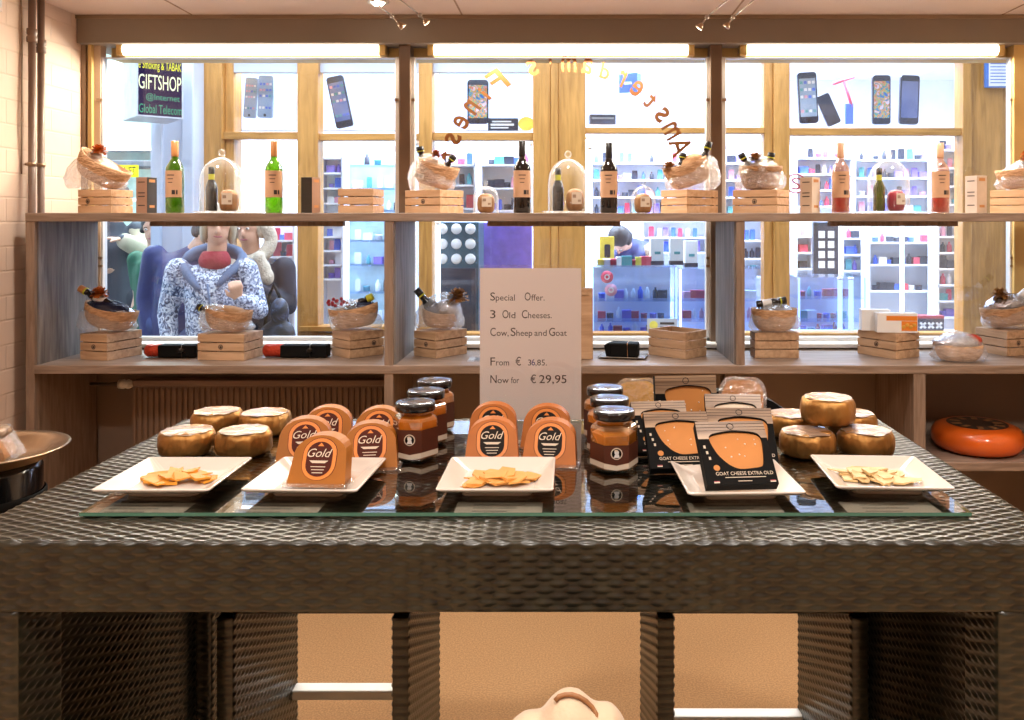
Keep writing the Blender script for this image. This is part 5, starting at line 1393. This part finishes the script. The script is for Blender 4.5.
rack(269, 297, (240, 256, 272, 287, 301), 6.5, 'narrow rack of bright goods behind the second woman', where='on the narrow rack behind the second woman', step=7, q_top=222, cols=('red', 'blue', 'blue', 'white', 'red', 'black'))
rack(323, 345, (158, 173, 188, 203, 236, 250, 264, 278), 6.5, 'slim white rack just right of the second oak post', where='on the slim rack right of the second oak post', step=7.5, cols=('purple', 'white', 'blue', 'pink'), s=.85)
rack(347, 417, (165, 188, 210, 240, 264, 291, 318), 6.9, 'glass display case behind the second shop pane', where='in the glass case behind the second shop pane', step=12, back='greenpale', board='shopglass', cols=('teal', 'black', 'white', 'white', 'teal', 'purple'), s=1.0)
rack(434, 476, (165, 185, 208), 6.5, z0=WZ(214, 6.5), lab= 'upper rack behind the third shop pane', where='on the upper rack behind the third shop pane', step=10, cols=cl_)
rack(482, 532, (165, 188, 210), 6.6, z0=WZ(214, 6.6), lab= 'right-hand upper rack behind the third shop pane', where='on the right-hand rack behind the third shop pane', step=10, cols=cl_)
# dark cabinet with white cups
Y = 6.3; t = thing('dark_cabinet', 'dark teal cabinet with rows of white round lids behind the third shop pane', 'cabinet', (WX(456, Y), Y, 0)); w = (WX(479, Y) - WX(434, Y)) / 2
M['tealdark'] = solid('dark_teal_paint', '3a5a68', .4)
bx('body', -w, w, .02, .4, 0, WZ(222, Y), 'tealdark', t, .006); bx('lower_door', -w + .02, w - .02, 0, .02, .3, WZ(268, Y), 'good_black', t, .004)
k = MB()
for r_ in (232, 247, 262):
    for c_ in (442, 456, 470): k.lathe([(.0001, .012), (.034, .008), (.04, 0)], 16, T=Matrix.Translation((WX(c_, Y) - WX(456, Y), .02, WZ(r_ - 3, Y))) @ Matrix.Rotation(PI / 2, 4, 'X'))
k.build('white_lids', 'white', t)
tag(MB().box(WX(481, 6.75), WX(532, 6.75), 6.75, 6.9, 0, WZ(222, 6.75)).build('purple_panel', 'good_purple', bevel=.01), 'purple-blue panel behind the offer sign in the shop across the alley', 'panel')
rack(587, 706, (163, 180, 197, 213), 7.6, z0=WZ(219, 7.6), lab='long white wall rack behind the fourth shop pane', where='on the long rack behind the fourth shop pane', step=9, cols=cl_, q_top=140)
rack(642, 706, (237, 252), 7.6, 'lower white wall rack behind the fourth shop pane', where='on the lower rack behind the fourth shop pane', step=8.5, cols=('white', 'purple', 'blue', 'red', 'white'), kinds=('case', 'packet'), q_top=222)
rack(722, 764, (163, 180, 197, 213, 240, 258, 276), 7.4, 'white rack just right of the right window post', where='on the rack right of the right window post', step=8.5, cols=cl_)
rack(794, 850, (158, 174, 190, 206), 7.6, z0=WZ(215, 7.6), lab= 'upper left rack behind the last shop pane', where='on the upper left rack behind the last shop pane', step=8.5, cols=('purple', 'white', 'blue', 'black', 'red'))
rack(852, 930, (160, 178, 196, 212), 7.7, 'upper middle rack behind the last shop pane', where='on the upper middle rack behind the last shop pane', step=9, cols=cl_)
rack(934, 960, (150, 168, 186, 204, 236, 252, 268, 284, 300, 316), 7.0, 'narrow white rack at the right edge of the last shop pane', where='on the narrow rack at the right of the last shop pane', step=7.5, cols=cl_)
rack(866, 932, (242, 264, 290), 7.2, 'grey centre shelves behind the two white cartons', where='on the grey centre shelves of the last shop pane', step=8.5, back='alleywall', cols=('black', 'red', 'blue', 'white', 'teal'), kinds=('bottle', 'carton', 'tin'), q_top=222)
rack(794, 811, (236, 252, 268), 7.4, 'short white rack left of the grid of white squares', where='on the short rack left of the white squares', step=7, cols=cl_, q_top=222)
rack(840, 866, (238, 254, 270), 7.4, 'short white rack right of the grid of white squares', where='on the short rack right of the white squares', step=7, cols=cl_, q_top=222)
# low showcases with lit edges
def showcase(p0, p1, q0, q1, Y, rows, lab, where, blue, cols):
    t = thing('glass_showcase', lab, 'showcase', (WX((p0 + p1) / 2, Y), Y, 0)); w = (WX(p1, Y) - WX(p0, Y)) / 2; zt_ = WZ(q0, Y)
    bx('base', -w, w, -.2, .2, 0, WZ(q1, Y), 'shopwhite', t, .004); bx('back_panel', -w, w, .19, .2, WZ(q1, Y), zt_, 'shopwhite', t, 0)
    MB().box(-w, w, -.2, -.196, WZ(q1, Y), zt_).build('front_glass', 'shopglass', t)
    MB().box(-w - .004, w + .004, -.2, .2, zt_, zt_ + .008).build('top_glass', 'shopglass', t)
    for s in (-1, 1): MB().box(s * w - .006, s * w + .006, -.205, -.19, WZ(q1, Y), zt_).build('light_edge', 'ledb' if blue else 'ledw', t)
    for q in rows:
        bx('shelf', -w, w, -.19, .19, WZ(q, Y) - .008, WZ(q, Y), 'shopglass', t, 0); goods(p0 + 5, p1 - 4, q, Y, 9.5, where, cols=cols, kinds=('carton', 'tin', 'bottle'), s=.95)
showcase(592, 673, 266, 345, 6.35, (298, 318, 333), 'blue-edged glass showcase of coloured boxes behind the fourth shop pane', 'in the left blue-edged showcase', True, ('blue', 'black', 'white', 'red', 'purple', 'blue'))
showcase(677, 762, 268, 345, 6.5, (298, 318), 'glass showcase of pink and grey goods right of the blue-edged one', 'in the pink and grey showcase', False, ('pink', 'white', 'purple', 'red'))
showcase(792, 856, 276, 345, 6.4, (296, 318, 333), 'blue-lit glass showcase at the left of the last shop pane', 'in the blue-lit showcase of the last pane', True, ('teal', 'white', 'blue', 'red'))
goods(597, 652, 265, 6.35, 8, 'on top of the blue-edged showcase', cols=('red', 'yellow', 'white', 'green' if False else 'teal', 'red', 'pink'), kinds=('tin', 'carton', 'packet'), s=1.1)
for px, dk in ((655, 'left of three'), (674, 'middle of three'), (691, 'right of three')):
    Y = 6.5; t = thing('white_carton', 'tall white carton with dark foot on the glass showcase, ' + dk, 'box', (WX(px + 16, Y) if False else WX(px, Y), Y - .02 if px > 676 else 6.33, WZ(266, 6.35) + .0085 if px < 676 else WZ(268, 6.5) + .0085), R(6), 'tall white cartons on the showcases')
    bx('box', -.05, .05, 0, .05, .03, .2, 'white', t, .003); bx('foot_band', -.051, .051, -.001, .051, 0, .03, 'good_black', t, .002); bx('picture', -.02, .025, -.002, 0, .08, .1, 'good_teal', t, 0)
for px, py, c in ((607, 277, 'red'), (611, 290, 'pink')):
    Y = 6.14; t = thing('round_sticker', 'round %s sticker on the front of the blue-edged showcase' % c, 'sticker', (WX(px, Y), Y, WZ(py, Y)))
    MB().lathe([(.0001, -.003), (.045, -.003), (.045, 0), (.0001, 0)], 24, T=Matrix.Rotation(PI / 2, 4, 'X')).build('disc', 'good_' + c, t); MB().lathe([(.012, .0012), (.02, .0012)], 20, T=Matrix.Rotation(PI / 2, 4, 'X'), caps=False).build('ring', 'white', t)
# dark cabinet with white square grid
Y = 6.9; t = thing('dark_display', 'dark panel with a grid of white squares in the last shop pane', 'display', (WX(826, Y), Y, 0)); w = (WX(838, Y) - WX(813, Y)) / 2
bx('panel', -w, w, 0, .05, 0, WZ(222, Y), 'good_black', t, .004)
k = MB()
for r_ in range(4):
    for c_ in range(2): k.box(-w * .6 + c_ * w * .75, -w * .1 + c_ * w * .75, -.004, 0, WZ(238 + r_ * 10, Y), WZ(231 + r_ * 10, Y))
k.build('white_squares', 'white', t)
# square sticker with yellow roundel low in the fourth pane
Y = YS + .04; t = thing('window_sticker', 'pale card with yellow roundel low in the fourth shop pane', 'sticker', (WX(660, Y), Y, WZ(333, Y)))
bx('card', -.09, .12, 0, .004, 0, .1, 'alleywall', t, 0); MB().prism(arc(-.045, .055, .03, .03, 0, 360, 18)[:-1], -.003, 0).build('roundel', 'good_yellow', t); k = MB(); k.box(0, .1, -.002, 0, .06, .075).box(0, .07, -.002, 0, .035, .045); k.build('print', 'ink', t)
# red T-shaped stand outline and neon S
Y = 6.6
t = thing('red_stand', 'red folding stand drawn against the white shop wall, right upper pane', 'stand', (WX(850, Y), Y, WZ(124, Y)))
a = lambda px, py: (WX(px, Y) - WX(850, Y), 0, WZ(py, Y) - WZ(124, Y))
MB().tube([a(833, 84), a(854, 77)], .012, 6).build('cross_bar', 'good_red', t); MB().tube([a(844, 81), a(852, 107)], .012, 6).build('upright', 'good_red', t)
MB().box(*(a(845, 0)[0], a(853, 0)[0]), -.01, .01, 0, a(0, 104)[2]).build('base', 'good_blue', t)
t = thing('neon_letter', 'red ringed letter S at the left of the last shop pane', 'sign', (WX(796, 6.3), 6.3, WZ(193, 6.3)))
MB().hole(arc(0, .07, .075, .075, 0, 360, 28)[:-1], arc(0, .07, .064, .064, 0, 360, 28)[:-1], 0, .01).build('ring', 'good_red', t); k = MB(); text_fit(k, 'S', -.035, .035, .025, .115, 0); k.build('lettering', 'good_red', t)
# led tubes
def led(p0, p1, q0, q1, Y, lab, blue=False):
    a, b = Vector((WX(p0, Y), Y, WZ(q0, Y))), Vector((WX(p1, Y), Y, WZ(q1, Y))); c = (a + b) / 2
    t = thing('light_tube', lab, 'light', c, 0, 'light tubes in the shop across the alley')
    MB().tube([a - c, b - c], .018, 8).build('tube', 'ledb' if blue else 'ledw', t)
    d = (b - a).normalized() * .02
    MB().tube([a - c - d, a - c], .02, 8).tube([b - c, b - c + d], .02, 8).build('end_caps', 'white', t)
led(790, 962, 138, 138, YS + .2, 'long level light tube under the rail of the last shop pane')
led(587, 764, 137, 137, YS + .2, 'long level light tube under the rail of the fourth shop pane')
led(320, 416, 143, 143, YS + .2, 'long level light tube under the rail of the second shop pane')
led(436, 530, 144, 144, YS + .2, 'long level light tube under the rail of the third shop pane')
led(414, 414, 225, 315, YS + .2, 'upright light tube left of the third oak post')
led(438, 438, 225, 315, YS + .2, 'upright light tube right of the third oak post')
led(590, 590, 150, 320, YS + .2, 'upright light tube at the left of the fourth shop pane')
led(959, 959, 145, 328, YS + .2, 'upright light tube at the right edge of the last shop pane')
led(902, 902, 225, 315, 6.9, 'upright light tube among the grey centre shelves')
led(934, 934, 225, 318, 6.8, 'upright light tube beside the grey centre shelves')
led(840, 840, 280, 328, 6.16, 'short bluish light tube in the blue-lit showcase, left one', True)
led(851, 851, 280, 328, 6.16, 'short bluish light tube in the blue-lit showcase, right one', True)
led(321, 321, 145, 322, YS + .2, 'upright light tube at the left of the second shop pane')

# ------------------------------------------------------------------ people
def hand(k, w, d, side, curl=.3, s=1.):
    """palm and five fingers from wrist w pointing along d; side = sideways direction"""
    w = Vector(w); d = Vector(d).normalized(); side = Vector(side); side = (side - d * side.dot(d)).normalized(); n = d.cross(side)
    for i, o in enumerate((-.03, -.01, .01, .03)):
        k.cap(w, .015 * s, w + d * .08 * s + side * o * s, .011 * s, 8)
        a = w + d * .085 * s + side * o * s; L = (.062, .074, .07, .055)[i] * s
        b = a + (d * math.cos(curl) + n * math.sin(curl)) * L * .5; c = b + (d * math.cos(2.2 * curl) + n * math.sin(2.2 * curl)) * L * .5
        k.cap(a, .0095 * s, b, .0085 * s, 8); k.cap(b, .0085 * s, c, .007 * s, 8)
    a = w + d * .03 * s - side * .028 * s; b = a + (d * .6 - side * .7 + n * .3).normalized() * .035 * s; c = b + (d * .9 + n * .4).normalized() * .03 * s
    k.cap(a, .0125 * s, b, .011 * s, 8); k.cap(b, .011 * s, c, .009 * s, 8)
def person(lab, loc, rz, J, top, legs, shoes='black', hair=None, face=True, sleeve_to=1., bulk=1., extra=None, toplen=.0, hands=(True, True), voxel=.008, legpose=None, short=False, name='person'):
    """J: joint positions of the upper body in local space, facing -y"""
    t = thing(name, lab, 'person', loc, rz)
    V = Vector
    pel, chest, neck, head = V(J['pelvis']), V(J['chest']), V(J['neck']), V(J['head'])
    Ls, Le, Lw, Rs, Re, Rw = [V(J[q]) for q in ('ls', 'le', 'lw', 'rs', 're', 'rw')]
    hipL, hipR = pel + V((-.09, 0, -.02)), pel + V((.09, 0, -.02))
    kL, kR = V((-.1, -.01, pel.z * .53)), V((.1, -.01, pel.z * .53)); aL, aR = V((-.1, .02, .08)), V((.1, .02, .08))
    hd = (head - neck); up = hd.normalized(); fwd = V(J.get('face', (0, -1, 0))).normalized(); fwd = (fwd - up * fwd.dot(up)).normalized(); rt = fwd.cross(up)
    B = MB()
    B.cap(pel, .125, chest, .13); B.cap(chest + V((-.09, 0, .06)), .075, chest + V((.09, 0, .06)), .075); B.cap(hipL, .09, hipR, .09)
    B.cap(chest + (neck - chest) * .6, .075, neck, .055); B.cap(neck, .055, head - up * .03, .055)
    Q = Matrix(((rt.x, -fwd.x, up.x, head.x), (rt.y, -fwd.y, up.y, head.y), (rt.z, -fwd.z, up.z, head.z), (0, 0, 0, 1)))
    B.ell((0, .01, .025), (.074, .092, .095), 20, T=Q); B.ell((0, -.018, -.04), (.058, .068, .075), 18, T=Q); B.ell((0, -.03, -.085), (.032, .042, .03), 12, T=Q)
    B.ell((0, -.088, -.012), (.012, .02, .022), 10, T=Q); B.ell((0, -.096, -.024), (.014, .014, .01), 10, T=Q)
    B.ell((-.076, .01, -.005), (.012, .022, .034), 10, T=Q); B.ell((.076, .01, -.005), (.012, .022, .034), 10, T=Q)
    for s_, e_, w_ in ((Ls, Le, Lw), (Rs, Re, Rw)): B.cap(s_, .055, e_, .042); B.cap(e_, .042, w_, .029)
    for (q, e_, w_, sd) in ((0, Le, Lw, V((0, 1, 0))), (1, Re, Rw, V((0, 1, 0)))):
        key = 'lh' if q == 0 else 'rh'
        d = V(J.get(key, (w_ - e_))); hand(B, w_, d, V(J.get(key + 's', (0, 1, 0))), J.get(key + 'c', .3))
    for h_, k_, a_ in ((hipL, kL, aL), (hipR, kR, aR)):
        B.cap(h_, .085, k_, .055); B.cap(k_, .055, a_, .04); B.cap(a_ + V((0, .02, -.045)), .035, a_ + V((0, -.14, -.05)), .03)
    B.build('body', 'skin', t, remesh=voxel, smooth_it=3)
    b = bulk; C = MB()
    C.cap(pel + V((0, 0, -toplen)), .15 * b, chest, .165 * b); C.cap(chest + V((-.1, 0, .07)), .085 * b, chest + V((.1, 0, .07)), .085 * b); C.cap(chest + V((0, 0, .07)), .11 * b, neck + (chest - neck) * .25, .075)
    C.cap(pel + V((-.08, 0, -toplen)), .11 * b, pel + V((.08, 0, -toplen)), .11 * b)
    for s_, e_, w_ in ((Ls, Le, Lw), (Rs, Re, Rw)):
        C.cap(s_, .078 * b, e_, .062 * b) if not short else C.cap(s_, .07 * b, s_ + (e_ - s_) * .7, .058 * b)
        if not short: C.cap(e_, .062 * b, w_ + (e_ - w_) * .06, .048 * b)
    C.build('jacket' if not short else 'shirt', top, t, remesh=.014, smooth_it=3)
    D = MB()
    for h_, k_, a_ in ((hipL, kL, aL), (hipR, kR, aR)): D.cap(h_, .105, k_, .072); D.cap(k_, .072, a_ + V((0, 0, .02)), .062)
    D.cap(hipL + V((0, 0, .03)), .11, hipR + V((0, 0, .03)), .11); D.build('trousers', legs, t, remesh=.016, smooth_it=3)
    for a_ in (aL, aR): MB().cap(a_ + V((0, .03, -.035)), .045, a_ + V((0, -.16, -.04)), .04).build('shoe', shoes, t, remesh=.012, smooth_it=2)
    if hair:
        H_ = MB()
        H_.ell((0, .025, .045), (.088, .098, .085), 18, T=Q)
        if hair[1] > 0:
            for s_ in (-1, 1): H_.ell((s_ * .075, .025, -.03 * hair[1]), (.028, .06, .085 * hair[1]), 12, T=Q)
            H_.ell((0, .075, -.03 * hair[1]), (.075, .045, .1 * hair[1]), 14, T=Q)
        H_.build('hair', hair[0], t, remesh=.01, smooth_it=2)
    if face:
        for s_ in (-1, 1):
            e = MB().ell((s_ * .03, -.081, .016), (.011, .008, .008), 10, T=Q).build('eye', 'white', t); MB().ell((s_ * .03, -.088, .016), (.005, .003, .005), 8, T=Q).build('iris', 'hairdark', e)
            MB().tube([Q @ V((s_ * (.018 + .009 * i), -.088 + .002 * i, .034 - .002 * (i - 1) ** 2)) for i in range(4)], .003, 6).build('eyebrow', 'hairgrey' if hair and hair[0] != 'hairdark' else 'hairdark', t)
        L_ = MB(); L_.tube([Q @ V((-.024 + .008 * i, -.083 - .006 * (1 - abs(i - 3) / 3), -.055 + .004 * abs(i - 3) / 3)) for i in range(7)], [.002, .004, .005, .0045, .005, .004, .002], 8); L_.build('lips', 'lipmat', t)
    return t, Q
M['lipmat'] = solid('lips', 'b0606a', .4)
# woman in the patterned coat
Y = 5.0; X = WX(212, Y)
J = dict(pelvis=(.0, 0, .88), chest=(0, 0, 1.20), neck=(.03, -.01, 1.43), head=(.045, -.03, 1.58), face=(.25, -1, -.05),
         ls=(-.19, .0, 1.32), le=(-.255, .02, 1.06), lw=(-.21, -.06, .83), rs=(.19, 0, 1.32), re=(.27, -.03, 1.08), rw=(.205, -.2, 1.155), rh=(-.2, -.3, .9), rhc=.9, rhs=(.9, .3, .2))
t, Q = person('woman in a white and slate patterned coat with crimson scarf, walking past the window', (X, Y, 0), R(8), J, 'coat', 'jeans', hair=('hairgrey', 1.), bulk=.93, toplen=.12, name='person')
MB().lathe([(.065, 1.32), (.088, 1.345), (.092, 1.375), (.082, 1.405), (.07, 1.425), (.06, 1.43)], 20, (.02, -.015, 0), caps=False, sy=1.05).build('scarf', 'scarf', t, bevel=0, subd=1)
k = MB(); k.tube([(-.17, .02, 1.36), (-.13, .09, 1.42), (0, .13, 1.44), (.14, .09, 1.42), (.18, .02, 1.36), (.12, -.1, 1.31), (.06, -.15, 1.22)], [.03, .045, .05, .045, .035, .028, .015], 10); k.tube([(-.17, .02, 1.36), (-.12, -.1, 1.31), (-.02, -.155, 1.2)], [.03, .03, .02], 10); k.build('hood', 'hooddark', t, subd=1)
MB().tube([(.02, -.175, 1.25), (.04, -.18, 1.1), (.04, -.172, .9)], .006, 6).build('zip', 'hooddark', t)
# man behind her in navy, leaning over
Y = 5.5; X = WX(178, Y)
J = dict(pelvis=(-.02, 0, .92), chest=(.03, -.02, 1.25), neck=(.13, -.06, 1.43), head=(.20, -.1, 1.5), face=(.5, -1, -.4),
         ls=(-.14, .0, 1.38), le=(-.2, .02, 1.10), lw=(-.16, -.06, .86), rs=(.2, 0, 1.36), re=(.24, .0, 1.1), rw=(.2, -.1, .88))
person('person in a navy jacket and jeans, half hidden behind the patterned coat', (X, Y, 0), R(10), J, 'navy', 'jeans', hair=('hairdark', .3), bulk=1.0, toplen=.03, name='person')
# second woman, fur hood and dark coat
Y = 5.38; X = WX(262, Y)
J = dict(pelvis=(-.02, 0, .87), chest=(-.03, 0, 1.19), neck=(-.06, -.02, 1.42), head=(-.065, -.04, 1.555), face=(-.1, -1, -.1),
         ls=(-.18, .0, 1.31), le=(-.22, .02, 1.05), lw=(-.18, -.08, .86), rs=(.14, 0, 1.31), re=(.17, -.02, 1.07), rw=(.04, -.22, 1.20), rh=(-.2, -.2, .9), rhc=.8, rhs=(1, .1, 0))
t, Q = person('woman in a dark navy coat with pale fur hood, carrying bags behind the patterned coat', (X, Y, 0), R(0), J, 'darknavy', 'jeans', hair=('furblond', .6), bulk=.95, toplen=.1, name='person')
fm = MB(); rnd = random.Random(4)
for i in range(26):
    a = R(-215 + 250 * i / 25); c = Vector((-.065 + .13 * math.cos(a), -.02 - .04 * abs(math.sin(a)), 1.49 + .135 * math.sin(a)))
    fm.ell(c, (.045, .05, .045), 8, k=6)
for x_, z_ in ((-.15, 1.38), (-.13, 1.33), (.03, 1.37), (.06, 1.31), (.08, 1.26)): fm.ell((x_, -.13, z_), (.045, .04, .055), 8, k=6)
fm.build('fur_trim', 'furblond', t, remesh=.014, smooth_it=1)
bagp = (WX(275, 5.1), 5.1)
t = thing('shoulder_bag', 'dark bag hanging from the arm of the woman with the fur hood', 'bag', (bagp[0], bagp[1], .72), R(-10))
k = MB(); k.ell((0, 0, .14), (.12, .07, .15), 18); k.ell((.06, 0, .2), (.07, .06, .09), 14); k.ell((.03, .0, .34), (.06, .05, .09), 12); k.build('body', 'bagdark', t, remesh=.014, smooth_it=3)
MB().tube([(-.08, .02, .22), (-.06, .03, .42), (-.03, .04, .5), (.02, .03, .42), (.08, 0, .28)], .011, 8).build('strap', 'black', t); MB().box(-.06, .03, -.078, -.07, .15, .2).build('pocket_flap', 'black', t, bevel=.004)
# people in the neighbour shop
Y = 6.6; X = WX(112, Y)
J = dict(pelvis=(0, 0, .93), chest=(0, 0, 1.28), neck=(.02, -.02, 1.5), head=(.04, -.05, 1.64), face=(.6, -1, -.3),
         ls=(-.19, .0, 1.42), le=(-.24, .0, 1.16), lw=(-.06, -.2, 1.14), rs=(.17, 0, 1.42), re=(.22, -.05, 1.27), rw=(.1, -.24, 1.36), rh=(-.8, -.2, .1))
t, Q = person('person in charcoal clothes with a pale knit sleeve, far left in the neighbouring shop', (X, Y, 0), R(20), J, 'charcoal', 'charcoal', hair=('hairdark', .3), toplen=.05, name='person'); t.scale = (1.08,) * 3
sl_ = MB(); sl_.cap((.17, 0, 1.40), .085, (.22, -.05, 1.27), .072); sl_.cap((.22, -.05, 1.27), .075, (.115, -.22, 1.345), .06); sl_.build('knit_sleeve', 'sleeve', t, remesh=.014, smooth_it=3)
Y = 6.3; X = WX(157, Y)
J = dict(pelvis=(0, 0, .9), chest=(0, 0, 1.22), neck=(0, -.02, 1.42), head=(.0, -.05, 1.55), face=(.2, -1, -.2),
         ls=(-.15, .0, 1.32), le=(-.13, .0, 1.05), lw=(-.17, -.05, .83), rs=(.15, 0, 1.32), re=(.19, .0, 1.06), rw=(.16, -.06, .84))
person('person in a green tee with a bare arm hanging, partly hidden by the pale panel', (X, Y, 0), R(0), J, 'greentee', 'greentee', hair=('hairdark', .3), short=True, name='person')
# shop assistant bending over the counter
Y = 7.1; X = WX(630, Y)
J = dict(pelvis=(.1, .25, .95), chest=(.03, .08, 1.29), neck=(-.05, -.1, 1.42), head=(-.1, -.23, 1.45), face=(-.4, -.8, -.9),
         ls=(-.13, .05, 1.36), le=(-.2, -.15, 1.14), lw=(-.1, -.35, 1.06), rs=(.17, .02, 1.34), re=(.23, -.06, 1.08), rw=(.1, -.3, 1.05))
t, Q = person('dark-haired person in a navy vest bending over the shop counter', (X, Y, 0), R(0), J, 'navy', 'jeans', hair=('hairdark', .4), name='person')
sl_ = MB(); sl_.cap((.17, .02, 1.34), .085, (.23, -.06, 1.1), .072); sl_.build('plaid_sleeve', 'plaid', t, remesh=.014, smooth_it=3)
Y = 6.45
t = thing('yellow_box', 'bright yellow carton standing on the blue-edged showcase', 'box', (WX(607, Y), Y, WZ(266, 6.35) + .009), 0)
bx('box', -.055, .055, 0, .06, 0, .21, 'good_yellow', t, .003); MB().prism(rrect(-.02, .025, .05, .15, .01), -.002, 0).build('picture', 'good_black', t)
for px, py in ((608, 272), (610, 284)):
    pass

# ------------------------------------------------------------------ light
def lamp(name, kind, loc, power, col, rot=(0, 0, 0), **kw):
    l = bpy.data.lights.new(name, kind); l.energy = power; l.color = col
    for k_, v in kw.items(): setattr(l, k_, v)
    o = bpy.data.objects.new(name, l); COL.objects.link(o); o.location = loc; o.rotation_euler = rot; return o
warm = (1., .92, .83)
WARMW = [(-1.5, 1.3, 8), (-.45, 1.25, 9), (.6, 1.25, 9), (1.6, 1.3, 8), (-1.3, -.6, 30), (.2, -.8, 30), (1.5, -.6, 30), (-1.0, .3, 25), (-.1, .3, 26), (.8, .3, 25), (-1.6, 3.22, 15), (0, 3.22, 15), (1.5, 3.22, 15), (-.7, 2.75, 14), (.8, 2.75, 14)]  # ceiling spots, with unseen rows added to brighten sign, table and floor
for i, (x, y, p) in enumerate(WARMW):
    lamp('ceiling_and_fill_spot', 'SPOT', (x, y, ZC - .03), p * 2.6, warm, (0, 0, 0), spot_size=R(125), spot_blend=.8, shadow_soft_size=.06)
for x, a in ((1.75, 30), (.6, 18), (-.5, 16), (-1.6, 18)): lamp('shelf_fill_spot', 'SPOT', (x, 1.25, ZC - .04), a * 2.6, warm, (R(48), 0, 0), spot_size=R(56), spot_blend=.6, shadow_soft_size=.06)  # unseen aimed spots, added to brighten the cheese wheel and lower compartments
# bounced fill of the room itself comes from the walls; daylight and shop light from across the alley
lamp('alley_daylight', 'AREA', (-.6, 5.0, 3.3), 210, (.86, .92, 1.), (0, 0, 0), shape='RECTANGLE', size=6.5, size_y=1.3)
for x in (-1.6, -.2, 1.2, 2.6): lamp('shop_ceiling_light', 'AREA', (x, 6.9, 3.25), 240, (.92, .95, 1.), (0, 0, 0), shape='RECTANGLE', size=1.1, size_y=1.3)
lamp('neighbour_shop_light', 'AREA', (WX(120, 7.0), 7.0, 3.1), 190, (.85, 1., .92), (0, 0, 0), shape='RECTANGLE', size=1.2, size_y=.8)
for p0, p1 in ((118, 386), (428, 694), (740, 1003)):
    lamp('strip_light_output', 'AREA', (WX((p0 + p1) / 2, 4.0), 3.975, WZ(50, 4.0) - .03), 26, (1., .88, .68), (R(-25), 0, 0), shape='RECTANGLE', size=1.2, size_y=.04)
w = bpy.data.worlds.new('world'); S.world = w; w.use_nodes = True
bgn = w.node_tree.nodes['Background']; bgn.inputs[0].default_value = (.75, .85, 1, 1); bgn.inputs[1].default_value = 1.0
S.view_settings.view_transform = 'Standard'; S.view_settings.look = 'None'; S.view_settings.gamma = 1; S.view_settings.exposure = 0; S.view_settings.use_curve_mapping = False
cy = S.cycles
cy.use_denoising = True; cy.max_bounces = 10; cy.transparent_max_bounces = 32; cy.caustics_reflective = False; cy.caustics_refractive = False; cy.sample_clamp_indirect = 6
